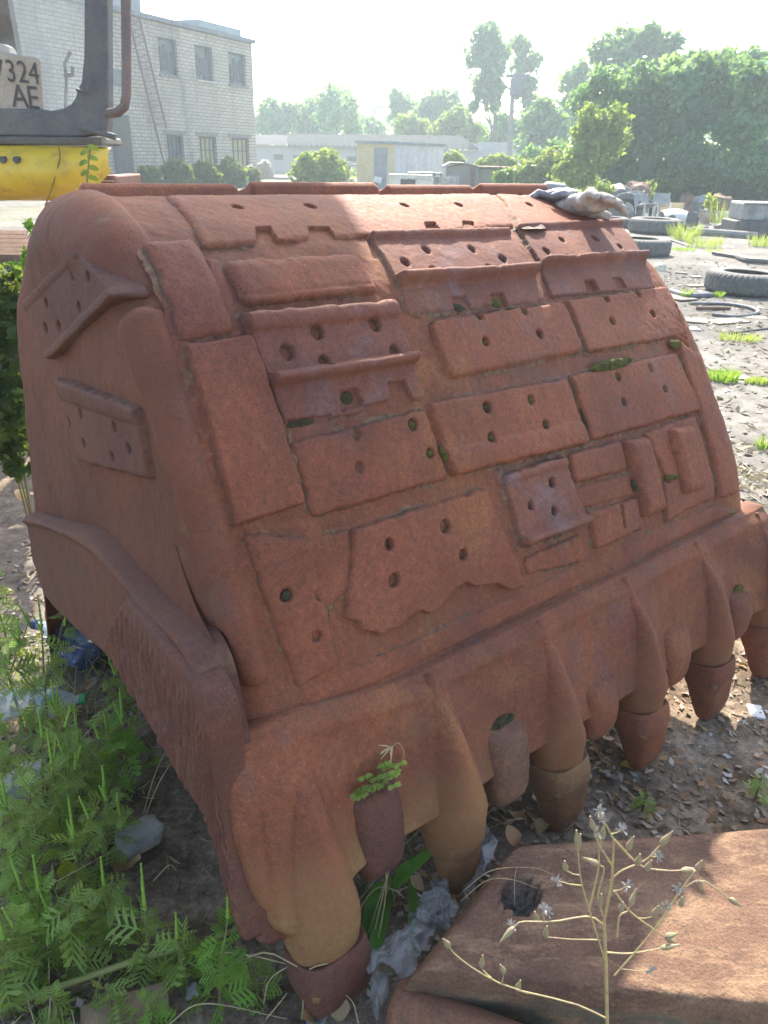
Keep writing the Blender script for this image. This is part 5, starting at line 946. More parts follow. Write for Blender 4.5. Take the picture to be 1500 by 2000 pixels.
for i, (x, y, w, h, m, lab) in enumerate([(1345, 625, 70, 12, CARD, 'torn tan cardboard sheet lying left of the thin hose'), (1420, 628, 80, 10, CARD, 'wide pale cardboard sheet in front of the big tyre'), (1470, 618, 50, 8, CARD, 'cardboard scrap at the right edge near the tyre'), (1340, 640, 50, 8, GREYM, 'grey film scrap at the edge of the cardboard'), (1385, 572, 36, 8, TY, 'black rag beside the big tyre'), (1360, 540, 20, 6, DKM, 'small dark scrap on the yard'), (1330, 533, 22, 4, TY, 'small black strip on the yard'), (1370, 558, 60, 6, CARD, 'pale worn paper in front of the dark yard patch'), (1400, 718, 30, 8, TY, 'dark clump of rubbish beside the bucket edge'), (1445, 735, 40, 6, SH, 'thin pale sheet near the right edge'), (1395, 838, 50, 8, GREYM, 'crumpled grey paper on the pavement below')]):
    bent('flat_scrap', x, y, w, h, m, lab, 'rubbish', 30+i, True)
bent('feather', 1474, 1400, 26, 10, WH, 'small white feather on the soil right of the teeth', 'feather', 60, True)
# stones and clods on the yard: uncountable
def pebbles(n, x0, x1, y0, y1, s0, s1, mat, name, lab, seed):
    R_ = np.random.default_rng(seed); B = np.array([[x, y, z] for x in (-1, 1) for y in (-1, 1) for z in (-1, 1)], float)*.6; Fb = np.array([(0, 1, 3, 2), (4, 6, 7, 5), (0, 4, 5, 1), (2, 3, 7, 6), (0, 2, 6, 4), (1, 5, 7, 3)])
    x = R_.uniform(x0, x1, n); y = y0+(y1-y0)*R_.random(n)**1.6; P = np.stack([x, y, 0*x], -1); k = (fbm(P, .8, 3, seed) > R_.uniform(-.4, .35, n)) & (x > -.15+ .45*y*0); x, y = x[k], y[k]; n = len(x)
    s = (s0+(s1-s0)*R_.random(n)**3)*(.6+y/9); V = (B[None]*(1+.45*R_.normal(size=(n, 8, 3)))*s[:, None, None])*np.array([1, 1, .45])+np.stack([x, y, ground_h(x, y)], -1)[:, None]
    return tag(mk(name, V.reshape(-1, 3), (Fb[None]+8*np.arange(n)[:, None, None]).reshape(-1, 4), mat, smooth=False), lab, None, None, 'stuff')
pebbles(5000, 1.2, 9, 2.6, 16, .004, .016, simple('pebble_grey', (.20, .19, .17), .9, sc=8, col2=(.12, .11, .10)), 'pebbles', 'pale pebbles and crumbs on the yard', 1); pebbles(2500, 1.2, 12, 2.6, 22, .004, .02, DKM, 'dark_crumbs', 'dark crumbs of rubbish on the yard', 2)
litter(3500, 1.2, 6, 2.6, 12, .03, leafmat('yard_litter', (.24, .19, .14), (.12, .1, .08), .1), 'leaf_litter', 'scattered dry leaves and paper on the yard', 21, lambda x, y: x > 1.1+.1*y); litter(3000, 1.2, 7, 2.6, 14, .045, STRAW, 'straw_litter', 'straw on the yard', 22, lambda x, y: x > 1.1, .04)
litter(1800, 1.9, 3.1, 3.1, 4.6, .05, simple('pale_straw', (.62, .54, .36), .8, sc=20), 'straw_litter', 'patch of pale straw on the sunlit yard', 23, None, .05, .35)
# grass tufts and weeds on the yard
def tuft(x, y, w, h, mat, lab, seed, n=160, group='grass tufts on the yard', dens=1., cat='grass tuft'):
    p = ground_at(x, y); k = depth_of(p[1], x, y)/F_PX; W, Hh = w*k, h*k; R_ = np.random.default_rng(seed); mb = MB()
    for i in range(n):
        a = R_.uniform(0, 6.28); r = W*.5*R_.random()**.6; b = p+np.array([math.cos(a)*r, math.sin(a)*r*.6, 0]); d = np.array([math.cos(a)*.35*R_.random()*2, math.sin(a)*.4, 1.]); blade(mb, curve(b, d, Hh*R_.uniform(.5, 1.15), Hh*.25*R_.random(), 4), max(.004, .42*k))
    o = mb.build('grass_tuft', mat, base=p, smooth=False); addrnd(o); return tag(o, lab, cat, group)
G_YG = leafmat('grass_yellow', (.30, .36, .09), (.22, .28, .08), .5)
for i, (x, y, w, h, lab, m) in enumerate([(1335, 468, 50, 34, 'light grass tuft in front of the flat grey tyre', G_YG), (1375, 482, 70, 24, 'broad grass tuft in front of the pale pipe', G_YG), (1488, 480, 50, 24, 'grass tuft at the right edge below the crate', G_YG), (1405, 440, 40, 50, 'tall grass tuft beside the dark crate', G_YG), (1330, 488, 60, 6, 'thin grass along the concrete joint', G_BR), (1395, 492, 40, 8, 'small grass patch near the straight rod', G_YG), (1340, 580, 20, 18, 'small green sprout beside the black rag', G_BR), (1405, 580, 14, 14, 'sprout at the foot of the big tyre', G_BR), (1445, 660, 90, 14, 'low grass patch near the right edge of the yard', G_YG), (1410, 742, 60, 26, 'green tuft beside the dark rubbish clump', G_BR), (1480, 745, 50, 12, 'pale grass at the right edge of the yard', G_YG), (1495, 880, 30, 26, 'green tuft at the right edge above the straw', G_BR)]):
    tuft(x, y, w, h, m, lab, 200+i, 150 if w > 40 else 60)
def weed_px(x, ybase, ytop, w, mat, lab, seed, n=220, size=.05, name='tall_weed'):
    p = ground_at(x, ybase); Y = p[1]; k = depth_of(Y, x, ybase)/F_PX; m = (ytop+ybase)/2; r = w/2; N_ = max(2, int((ybase-ytop)/(r*1.1))); return bush(name, [(x+random.uniform(-.2, .2)*w, ytop+r*.8+(ybase-ytop-r*1.2)*j/(N_-1), r) for j in range(N_)], Y, n, size, mat, lab, 'weed', seed, None, .8, 3)
weed_px(1388, 432, 382, 24, leafmat('leaf_yg', (.36, .40, .05), (.25, .33, .05), .5), 'bright yellow green weed growing between the white shell and the rusty plate', 300, 240, .07); weed_px(1262, 412, 352, 28, G_YG, 'sparse light weed growing out of the scrap heap', 301, 120, .10)

# more pieces heaped along the foot of the thicket
R_ = random.Random(77); mats_ = [RSC, GREYM, DKM, CONCR, SH, TY, CARD]
words = ['rusty', 'grey', 'blackened', 'pale concrete', 'dull metal', 'black rubber', 'tan']
spots = [(1176, 432), (1188, 418), (1212, 430), (1236, 420), (1252, 414), (1276, 412), (1296, 416), (1340, 412), (1368, 410), (1384, 420), (1402, 412), (1412, 436), (1428, 412), (1378, 438), (1170, 400), (1200, 398), (1232, 396), (1440, 404), (1480, 400), (1352, 448)]
where = ['at the left end of the heap', 'behind the leaning tyre', 'in front of the silver drum', 'right of the silver drum', 'under the light weed', 'behind the chairs', 'left of the board', 'right of the board', 'behind the bright weed', 'at the foot of the bright weed', 'left of the tall rusty plate', 'in front of the rusty plate', 'behind the pale folded sheet', 'between white shell and crate', 'at the far left back of the heap', 'at the back of the scrap heap', 'behind the folded grey panel', 'behind the grey tank', 'behind the right end of the tank', 'in front of the white shell']
for i, ((x, y), w) in enumerate(zip(spots, where)):
    k = i % 7
    if i % 2: bent('scrap_sheet', x, y, R_.uniform(26, 46), R_.uniform(18, 36), mats_[k], words[k]+' bent scrap '+w, 'scrap', 700+i)
    else: lump(x, y, R_.uniform(26, 44), R_.uniform(16, 28), mats_[k], words[k]+' lump of scrap '+w, 'scrap_lump', 'scrap', 700+i)

for i, (x, y, w, h, m, lab) in enumerate([(1200, 436, 60, 40, RSC, 'large rusty heap of tangled scrap behind the small flat tyre'), (1240, 428, 50, 52, GREYM, 'tall grey crumpled body panel in the heap'), (1178, 428, 40, 44, SH, 'shiny torn sheet at the left of the heap'), (1470, 402, 90, 30, RSC, 'long brown heap behind the grey tank')]):
    bent('scrap_sheet', x, y, w, h, m, lab, 'scrap', 820+i)

for i, (x, y, w, h, m, lab) in enumerate([(1205, 424, 60, 56, DKM, 'tall dark mound of engine parts forming the left heap'), (1236, 420, 50, 60, RSC, 'rust brown mound beside the dark mound in the left heap'), (1180, 426, 44, 34, TY, 'black rubber mound at the left end of the heap'), (1405, 424, 40, 40, RSC, 'brown mound between bright weed and grey tank'), (1470, 400, 110, 26, RSC, 'low brown mound right behind the grey tank')]):
    lump(x, y, w, h, m, lab, 'scrap_mound', 'scrap', 900+i)
R_ = random.Random(4)
for i in range(9):
    x = 1172+i*10+R_.uniform(-4, 4); p = ground_at(x, 424); k = depth_of(p[1], x, 424)/F_PX; m2 = MB(); a = R_.uniform(-1, 1); q = p+zz*k*R_.uniform(20, 40); m2.tube([q-np.array([a, 0, .3])*k*16, q+np.array([.2, 0, .2])*k*6, q+np.array([a, 0, .6])*k*18], .03, 5)
    tag(m2.build('bent_rod', [DKM, SH, RSC][i % 3], base=p), ['first', 'second', 'third', 'fourth', 'fifth', 'sixth', 'seventh', 'eighth', 'ninth'][i]+' thin metal strip from the left sticking out of the left scrap heap', 'scrap metal', 'strips sticking out of the scrap heap')
# ------------------------------------------------------------------ excavator at the left edge
YE = 4.6; E_ = lambda x, y, dy=0.: at_y(x, y, YE+dy)
CABM = simple('cab_grey', (.085, .088, .095), .65, sc=5, col2=(.14, .135, .125)); YEL = simple('yellow_paint', (.62, .42, .03), .5, sc=5, col2=(.52, .33, .03)); REDB = simple('red_brown_bracket', (.22, .10, .07), .8, sc=8, col2=(.30, .16, .11))
b = E_(0, 300); b[2] = 0; ex = empty('excavator', b, 'old yellow excavator with grey cab frame, dirty window and licence plate at the left edge', 'excavator')
def pxpoly(pts, dy): return [E_(x, y, dy) for x, y in pts]
arc = [(150, 175), (147, 190), (138, 203), (122, 211), (100, 215)]
fr = [(165, -260), (207, -260), (211, 235), (207, 262), (150, 268), (-640, 258), (-640, 205), (80, 213)]+arc[::-1]+[(158, 160), (163, 110)]
mb = MB(); mb.prism(pxpoly(fr, 0), (0, 0, 0), (0, .10, 0)); mb.build('cab_frame', CABM, ex, bevel=.012, smooth=False)
mb = MB(); mb.prism(pxpoly([(-640, 259), (196, 268), (200, 284), (-640, 276)], -.02), (0, 0, 0), (0, .35, 0)); mb.build('sill', simple('sill_dirty', (.16, .14, .11), .8, sc=6, col2=(.09, .085, .08)), ex, bevel=.01, smooth=False)
# body panel: bulged yellow side with a rounded end
n, m = 60, 36; V = []
for i in range(n):
    u = i/(n-1); x = -640+845*u; e = max(0., (x-120)/85); top = 276+10*min(1, max(0, (x+640)/845)); bot = 392+6*min(1, u)-62*e**2.2; top = top+2*e**6
    a, c = E_(x, top), E_(x, bot); ym = YE-.10+.10*e**3
    for j in range(m):
        t = j/(m-1); ang = t*math.pi*1.0; V.append((a[0]+(c[0]-a[0])*t, ym+.10-.16*math.sin(min(1, t*1.1)*math.pi)**.5*(1-.7*e**3)+(.25 if t > .93 and e < .3 else 0)*(t-.93)/.07, a[2]+(c[2]-a[2])*t))
N = NT('yellow_dirty'); n1 = N.noise(2.5, 5, .65); n2 = N.noise(14, 5, .7); N.set(N.mix(N.ramp(n2, [(.5, 0.), (.7, .6)]), N.ramp(n1, [(.35, (.55, .36, .02)), (.6, (.68, .48, .05))]), (.34, .22, .08)), .5); N.bump(n2, .2, .01)
V = np.array(V).reshape(n, m, 3); mk('body_panel', V, grid_faces(n, m), N.m, ex)
for x in (4, 31):
    c = E_(x, 312, -.16); m2 = MB(); m2.tube([c, c+np.array([0, .12, 0])], .017, 16); m2.build('bolt_hole', DKM, ex)
m2 = MB(); m2.tube([E_(118-9*abs(t-.2)*2-14*t*t, 284+114*t, -.155+.10*abs(t-.5)**2) for t in np.linspace(0, 1, 16)], .0035, 6); m2.build('panel_seam', simple('seam', (.25, .17, .04), .8), ex)
for i, (pts, r) in enumerate([([(245, -260, -.2), (246, 0, -.2), (247, 120, -.2), (247, 185, -.2), (243, 208, -.2), (230, 219, -.18), (212, 222, -.05)], .024)]):
    m2 = MB(); m2.tube([E_(*q) for q in pts], r, 14); m2.build('grab_rail', simple('rail_brown', (.20, .15, .13), .6, sc=8, col2=(.12, .10, .09)), ex)
m2 = MB(); m2.tube([E_(160, 250, -.06), E_(226, 268, -.06)], .016, 10); m2.build('bracket', CABM, ex); m2 = MB(); m2.tube([E_(150, 175, -.02), E_(170, 180, -.04), E_(175, 150, -.04)], .008, 8); m2.build('window_latch', CABM, ex)
# window glass, far window posts and inner things seen through it
N = NT('dirty_glass'); N.set((.75, .80, .80), .15); tb = N.n.new('ShaderNodeBsdfTransparent'); mx = N.n.new('ShaderNodeMixShader'); q = N.ramp(N.noise(4, 4, .6), [(.4, .78), (.7, .95)]); N.t.links.new(q, mx.inputs[0]); N.t.links.new(N.b.outputs[0], mx.inputs[1]); N.t.links.new(tb.outputs[0], mx.inputs[2]); N.t.links.new(mx.outputs[0], N.out.inputs[0]); GLASSD = N.m
mk('window_pane', [E_(-640, -260, .05), E_(166, -260, .05), E_(166, 214, .05), E_(-640, 210, .05)], [(0, 1, 2, 3)], GLASSD, ex, smooth=False)
YB = 1.35
mb = MB(); mb.prism([at_y(x, y, YE+YB) for x, y in [(-60, -200), (-20, -200), (34, 110), (44, 235), (-20, 235)]], (0, 0, 0), (0, .08, 0)); mb.build('rear_post', CABM, ex, smooth=False)
mb = MB(); a = E_(-640, -265); c = at_y(206, -265, YE+1.5); mb.box(((a[0]+c[0])/2, YE+.72, a[2]+.04), ((c[0]-a[0])/2, .80, .05)); mb.build('cab_roof', YEL, ex, bevel=.03, smooth=False)
a = E_(-640, 240); c = at_y(200, 240, YE+1.45); mb = MB(); mb.box(((a[0]+c[0])/2, YE+.78, a[2]-.1), ((c[0]-a[0])/2, .66, .04)); mb.build('cab_floor', CABM, ex, smooth=False)
m2 = MB(); m2.tube([E_(128, 212, .5), E_(130, 150, .5), E_(126, 125, .5), E_(138, 100, .5)], .010, 8); m2.tube([E_(126, 148, .5), E_(142, 146, .5), E_(142, 130, .5)], .012, 8); m2.build('lever', GREYM, ex)
m2 = MB(); m2.box(E_(-60, 190, .7), (.25, .25, .30)); m2.build('seat', CABM, ex, bevel=.05, smooth=False)
# licence plate behind the glass
def quadpx(pts, dy): return [E_(x, y, dy) for x, y in pts]
PLT = simple('plate_beige', (.42, .36, .28), .6, sc=8, col2=(.34, .28, .21)); mb = MB(); mb.prism(quadpx([(-72, 98), (-60, 100), (70, 112), (79, 119), (84, 214), (-70, 208)], .03), (0, 0, 0), (0, .006, 0)); lp = mb.build('licence_plate', PLT, ex, smooth=False)
BLK = simple('lettering_dark', (.07, .065, .06), .6, bump=0)
def glyph(ch, x, y, hpx, plane_dy, parent, mat, slant=0.03, wsc=1.): 
    cu = bpy.data.curves.new('t', 'FONT'); cu.body = ch; cu.size = 1; cu.align_x = 'CENTER'; cu.align_y = 'CENTER'; cu.extrude = .004; ob = bpy.data.objects.new('t', cu); COL.objects.link(ob); bpy.context.view_layer.update()
    me = bpy.data.meshes.new_from_object(ob.evaluated_get(bpy.context.evaluated_depsgraph_get())); bpy.data.objects.remove(ob); V = np.array([v.co[:] for v in me.vertices]); Fc = [tuple(p.vertices) for p in me.polygons]
    c = E_(x, y, plane_dy); k = hpx*depth_of(YE+plane_dy, x, y)/F_PX/.70; V = np.stack([V[:, 0]*k*wsc, V[:, 2]*k*.5, V[:, 1]*k-V[:, 0]*k*wsc*slant], 1)+c; return mk('lettering', V, Fc, mat, parent, smooth=False)
for ch, x, y in [('7', -3, 139), ('3', 21, 141), ('2', 44, 143), ('4', 66, 145)]: glyph(ch, x, y, 38, .024, lp, BLK, .10, .80)
for ch, x, y in [('A', 38, 190), ('E', 64, 193)]: glyph(ch, x, y, 40, .024, lp, BLK, .06, .85)
# bracket under the panel with small label
mb = MB(); mb.prism(pxpoly([(84, 398), (120, 385), (192, 352), (192, 343), (224, 343), (226, 372), (210, 372), (150, 420), (100, 425)], .12), (0, 0, 0), (0, .5, 0)); br = mb.build('support_bracket', REDB, ex, bevel=.01, smooth=False)
mb = MB(); mb.box(E_(205, 353, .112), (.05, .006, .004), None); mb.build('label_strip', simple('cream_label', (.6, .5, .4), .7), br, smooth=False)
m2 = MB(); R_ = random.Random(1)
for j in range(9):
    for r_ in (0, 1): c = E_(187+j*2.1, 362+r_*4.5, .112); m2.box(c, (.0022+.001*R_.random(), .004, .0035), None)
m2.build('small_lettering', simple('cream_lettering', (.62, .52, .42), .7), br, smooth=False)
# house rear at left; arm added out of view to shade crest and ground
a, c = E_(-640, 280), at_y(-60, 280, YE+1.8); mb = MB(); mb.box(((a[0]+c[0])/2, YE+.95, 1.25), ((c[0]-a[0])/2, .75, .35)); mb.build('house', YEL, ex, bevel=.05, smooth=False)
mb = MB(); mb.box(((a[0]+c[0])/2, YE+.95, .72), (.75, .6, .22)); mb.build('turntable', DKM, ex, bevel=.05, smooth=False)
mb = MB(); bp = [(-2.6, 4.7, 1.9), (-2.3, 4.9, 3.4), (-1.5, 4.9, 4.3), (-.5, 4.9, 4.4), (-.30, 4.9, 4.2)]; mb.tube(bp, [.34, .42, .50, .46, .3], 4); mb.build('shade_boom', YEL, ex, smooth=False)
mb = MB(); mb.tube([(-.50, 4.9, 4.2), (-.70, 4.9, 3.3), (-1.35, 4.9, 2.9)], [.20, .22, .14], 4); mb.build('shade_stick', YEL, ex, smooth=False)
# track: shoes seen end on at the left edge
tr0 = at_y(-20, 495, 5.6); SHOE = simple('shoe_rust', (.30, .19, .14), .8, sc=10, col2=(.18, .11, .085)); first = None
for j in range(11):
    y = 458+j*8.6; d = 5.9-.10*j; c = at_y(-38+j*1.2, y, d); mb = MB(); w = .42; dd = np.array([.985, .10, -.05]); nn = np.array([0, -.5, .85]); 
    P = np.array([(-.5*w, 0, 0), (.72*w, 0, 0)]); V = []
    for s_ in (-.62, .78): 
        for (u, h) in ((-.055, 0), (-.045, .018), (.02, .02), (.032, .045), (.045, .045), (.05, .0)): V.append(c+np.array([1, .08, 0])*s_*w+np.array([0, -.72, -.42])*(-u)*-1+np.array([0, -.35, .7])*h)
    V = np.array(V); Fc = [(i, (i+1) % 6, 6+(i+1) % 6, 6+i) for i in range(6)]+[tuple(range(6))[::-1], tuple(range(6, 12))]; mk('track_shoe', V, Fc, SHOE, ex, smooth=False)
a = at_y(-40, 530, 5.5); mb = MB(); mb.box((a[0]-.1, 6.1, .32), (.5, .7, .30)); mb.build('track_frame', DKM, ex, bevel=.08, smooth=False)
# ------------------------------------------------------------------ two storey brick building
WALLB = None
def brickmat(name, c1, c2, mort, sc=1., stain=True):
    N = NT(name); b = N.n.new('ShaderNodeTexBrick'); mp = N.n.new('ShaderNodeMapping'); mp.inputs['Rotation'].default_value = (math.radians(90), 0, 0); N.t.links.new(N.tc.outputs['UV'], b.inputs['Vector'])
    b.inputs['Color1'].default_value = c1+(1,); b.inputs['Color2'].default_value = c2+(1,); b.inputs['Mortar'].default_value = mort+(1,); b.inputs['Scale'].default_value = 1; b.inputs['Brick Width'].default_value = .52*sc; b.inputs['Row Height'].default_value = .17*sc; b.inputs['Mortar Size'].default_value = .016*sc
    n = N.noise(.35, 6, .7); st = N.noise(.8, 5, .7, N.mapped((1, 1, .25))); c = N.mix(N.ramp(n, [(.4, 0.), (.65, .45)]), b.outputs['Color'], (.20, .185, .165)); c = N.mix(N.ramp(st, [(.48, 0.), (.70, .75)]), c, (.13, .12, .115)); N.bump(b.outputs['Fac'], .6, -.02) if False else None
    N.bump(N.mix(.5, b.outputs['Fac'], N.noise(20)), .4, .02); return N.set(c, .9)
BRK = brickmat('pale_brick', (.50, .44, .35), (.41, .36, .29), (.13, .115, .10), .85)
FC = at_z(503, 357, 0.); fdir = ray(1493, 320); fdir[2] = 0; fdir /= np.linalg.norm(fdir); fn_ = np.array([fdir[1], -fdir[0], 0])   # facade normal faces the yard
def FP(x, y, off=0.): return at_plane(x, y, FC+fn_*off, fn_)
def fk(P): return (P-FC)@fdir
kL = fk(FP(205, 300)); topz = FP(503, 88)[2]; topL = FP(265, 33)[2]
bl = empty('brick_building', FC, 'pale grey brick two storey building with boarded windows and a rusty ladder', 'building')
# wall with real openings: strips of wall between windows
wins = [((307, 73), (350, 150)), ((379, 86), (418, 160)), ((445, 98), (482, 170)), ((325, 262), (363, 332)), ((388, 266), (426, 332)), ((451, 270), (489, 330))]
W = []
for (a_, b_) in wins:
    p, q = FP(*a_), FP(*b_); W.append((fk(p), fk(q), min(p[2], q[2]), max(p[2], q[2])))
up = [w for w in W if w[2] > 4]; lo = [w for w in W if w[2] <= 4]
def lev(ws): z0 = np.mean([w[2] for w in ws]); z1 = np.mean([w[3] for w in ws]); return [(w[0], w[1], z0, z1) for w in ws]
W = lev(W[:3])+lev(W[3:]); kmin = kL-6; ztop = topz
ks = sorted(set([kmin, 0.]+[w[0] for w in W]+[w[1] for w in W])); zs = sorted(set([0., ztop]+[w[2] for w in W]+[w[3] for w in W]))
V, Fc, UV = [], [], []
def wallquad(k0, k1, z0, z1, o0=0., o1=0.):
    i = len(V); V.extend([FC+fdir*k0+zz*z0+fn_*o0, FC+fdir*k1+zz*z0+fn_*o1, FC+fdir*k1+zz*z1+fn_*o1, FC+fdir*k0+zz*z1+fn_*o0]); Fc.append((i, i+1, i+2, i+3)); UV.extend([(k0+o0, z0), (k1-o1, z0), (k1-o1, z1), (k0+o0, z1)])
for i in range(len(ks)-1):
    for j in range(len(zs)-1):
        km, zm = (ks[i]+ks[i+1])/2, (zs[j]+zs[j+1])/2
        if not any(w[0] < km < w[1] and w[2] < zm < w[3] for w in W): wallquad(ks[i], ks[i+1], zs[j], zs[j+1])
for w in W:      # reveals
    for (k0, z0, k1, z1) in ((w[0], w[2], w[0], w[3]), (w[1], w[2], w[1], w[3]), (w[0], w[2], w[1], w[2]), (w[0], w[3], w[1], w[3])):
        i = len(V); V.extend([FC+fdir*k0+zz*z0, FC+fdir*k1+zz*z1, FC+fdir*k1+zz*z1-fn_*.3, FC+fdir*k0+zz*z0-fn_*.3]); Fc.append((i, i+1, i+2, i+3)); UV.extend([(k0, z0), (k1, z1), (k1+.3, z1), (k0+.3, z0)])
i = len(V); V.extend([FC, FC-fn_*9, FC-fn_*9+zz*ztop, FC+zz*ztop]); Fc.append((i, i+1, i+2, i+3)); UV.extend([(0, 0), (9, 0), (9, ztop), (0, ztop)])
for off in (8.9,): i = len(V); V.extend([FC-fn_*off+fdir*kmin, FC-fn_*off, FC-fn_*off+zz*ztop, FC-fn_*off+fdir*kmin+zz*ztop]); Fc.append((i, i+1, i+2, i+3)); UV.extend([(0, 0), (9, 0), (9, ztop), (0, ztop)])
wo_ = mk('wall', V, Fc, BRK, bl, smooth=False); uvl = wo_.data.uv_layers.new(name='UV'); li = 0
for p in wo_.data.polygons:
    for l in p.loop_indices: uvl.data[l].uv = UV[wo_.data.loops[l].vertex_index]
def fbox(k0, k1, z0, z1, o0, o1, mb): c = FC+fdir*(k0+k1)/2+zz*(z0+z1)/2+fn_*(o0+o1)/2; R = np.stack([fdir, fn_, zz], 1); return mb.box(c, (abs(k1-k0)/2, abs(o1-o0)/2, abs(z1-z0)/2), R)
TEAL = simple('old_blue_frame', (.07, .11, .13), .7, sc=8, col2=(.12, .14, .15)); BOARD = simple('grey_boards', (.10, .11, .125), .8, sc=5, col2=(.05, .055, .065)); PANE = simple('dim_glass', (.05, .07, .08), .3, sc=2, bump=0, col2=(.10, .12, .13)); AMB = simple('amber_curtain', (.45, .34, .16), .7, sc=2, col2=(.35, .33, .22))
for wi, w in enumerate(W):
    k0, k1, z0, z1 = w; wd = k1-k0; m2 = MB(); t = .06
    for q in ((k0, k0+t, z0, z1), (k1-t, k1, z0, z1)): fbox(*q, -.20, -.12, m2)
    for q in ((k0+t+.002, k1-t-.002, z0, z0+t), (k0+t+.002, k1-t-.002, z1-t, z1)): fbox(*q, -.20, -.12, m2)
    wob = m2.build('window', TEAL, bl, smooth=False); nb = 5 if wi < 3 else 4
    if wi < 3:
        R_ = random.Random(wi)
        for j in range(nb): m3 = MB(); a = k0+t+(wd-2*t)*j/nb; fbox(a+.01, a+(wd-2*t)/nb-.01, z0+t+.02+R_.random()*.25, z1-t-.02-R_.random()*.5, -.185-R_.random()*.01, -.16, m3); m3.build('board', BOARD, wob, smooth=False)
    else:
        for j in range(1, nb): m3 = MB(); a = k0+wd*j/nb; fbox(a-.02, a+.02, z0+t, z1-t, -.185, -.14, m3); m3.build('glazing_bar', TEAL, wob, smooth=False)
        m3 = MB(); fbox(k0+t, k1-t, z0+(z1-z0)*.58, z0+(z1-z0)*.61, -.187, -.138, m3); m3.build('glazing_bar', TEAL, wob, smooth=False)
    m3 = MB(); fbox(k0+.02, k1-.02, z0+.02, z1-.02, -.215, -.203, m3); m3.build('pane', PANE if wi < 4 else AMB, wob, smooth=False)
    m3 = MB(); fbox(k0-.08, k1+.08, z0-.08, z0-.002, .002, .09, m3); m3.build('sill', simple('sill_pale', (.5, .48, .45), .8) if wi == 1 else CONCR, wob, smooth=False)
    if wi >= 3: m3 = MB(); fbox(k0-.2, k1+.2, z1+.002, z1+.2, .002, .03, m3); m3.build('lintel', CONCR, wob, smooth=False)
m2 = MB(); fbox(kmin, 0.15, ztop+.002, ztop+.18, -9.1, .15, m2); m2.build('roof', simple('roof_felt', (.20, .22, .24), .9, sc=3), bl, smooth=False)
kk_ = fk(FP(272, 30)); m2 = MB(); fbox(kmin, kk_, ztop+.182, ztop+1.5, -5., .12, m2); m2.build('stair_tower', simple('grey_cladding', (.20, .23, .26), .8, sc=2, col2=(.28, .30, .32)), bl, smooth=False)
k2 = fk(FP(410, 60)); m2 = MB(); fbox(k2, -.02, ztop+.182, ztop+.62, -6, -.6, m2); m2.build('roof_upstand', simple('blue_cladding', (.20, .25, .27), .8, sc=2, col2=(.28, .33, .34)), bl, smooth=False)
a = FP(213, 222); c = FP(262, 350); m2 = MB(); fbox(fk(a), fk(c), 0, a[2], .003, .06, m2); dr = m2.build('gate', simple('gate_grey', (.09, .085, .085), .7, sc=3, col2=(.06, .06, .06)), bl, smooth=False); m2 = MB(); fbox(fk(a)+.1, fk(c)+.05, a[2]*.5-.03, a[2]*.5+.03, .062, .08, m2); m2.build('rail', DKM, dr, smooth=False)
a = FP(214, 133); c = FP(243, 170); m2 = MB(); fbox(fk(a), fk(c), c[2], a[2], .003, .03, m2); wd_ = m2.build('window', TEAL, bl, smooth=False); m2 = MB(); fbox(fk(a)+.06, fk(c)-.06, c[2]+.06, a[2]-.06, .032, .04, m2); m2.build('pane', PANE, wd_, smooth=False)
# ladder leaning on the wall
lt = empty('ladder', FP(328, 350, .9), 'rusty iron ladder leaning from the ground to the roof of the brick building', 'ladder'); r1 = (FP(328, 350, 1.0), FP(253, 42, .15)); r2 = (FP(325, 250, .75), FP(272, 35, .15))
def lerp(p, t): return p[0]+(p[1]-p[0])*t
LM = simple('ladder_rust', (.16, .11, .10), .7)
for r_ in (r1, r2): m2 = MB(); m2.tube([r_[0], r_[1]], .045, 6); m2.build('rail', LM, lt)
for j in range(17):
    t_ = .36+.62*j/16; A1 = lerp(r1, t_); A2 = lerp(r2, (t_-.33)/.67); m2 = MB(); m2.tube([A1, A2], .018, 5); m2.build('rung', LM, lt)
for i, (x, y, r) in enumerate([(345, 335, 26), (400, 340, 26), (450, 335, 28), (480, 345, 24), (290, 345, 22)]):
    p = FP(x, 352, 2.); bush('weed_bush', [(x, y, r*.8), (x+12, y+8, r*.7), (x-14, y+10, r*.7)], p[1]-.5, 900, .16, G_DK if i % 2 else leafmat('leaf_mid%d' % i, (.06, .12, .035), (.045, .09, .03)), ['tall weeds under the left ground floor window', 'bushy weeds under the middle ground floor window', 'weeds under the right ground floor window', 'weeds at the corner of the brick building', 'weeds at the foot of the ladder'][i], 'weed', 400+i)
p = ground_at(282, 352); mb = MB(); mb.box(p+zz*.1, (.35, .3, .05), rotz(.4)); tag(mb.build('white_sheet', WH, base=p, smooth=False), 'bright white scrap of sheet lying before the brick building', 'rubbish')
# ------------------------------------------------------------------ long low building behind
YL = 66.; L_ = lambda x, y, d=0.: at_y(x, y, YL+d)
WHW = simple('whitewash', (.40, .39, .37), .9, sc=1.2, col2=(.38, .37, .35)); RF = simple('slate_roof', (.028, .032, .036), .95, sc=2, col2=(.045, .05, .055), spec=.05); b = L_(700, 345); b[2] = 0
lb = empty('low_building', b, 'long low whitewashed building with a dark corrugated roof behind the shed', 'building')
def ybox(x0, x1, y0, y1, d0, d1, z0=None): a, c = L_(x0, y0, d0), L_(x1, y1, d0); zb = c[2] if z0 is None else z0; return ((a[0]+c[0])/2, YL+(d0+d1)/2, (a[2]+zb)/2), (abs(c[0]-a[0])/2, (d1-d0)/2, abs(a[2]-zb)/2)
m2 = MB(); m2.box(*ybox(440, 940, 281, 350, 0, 9, 0)); m2.build('wall', WHW, lb, smooth=False)
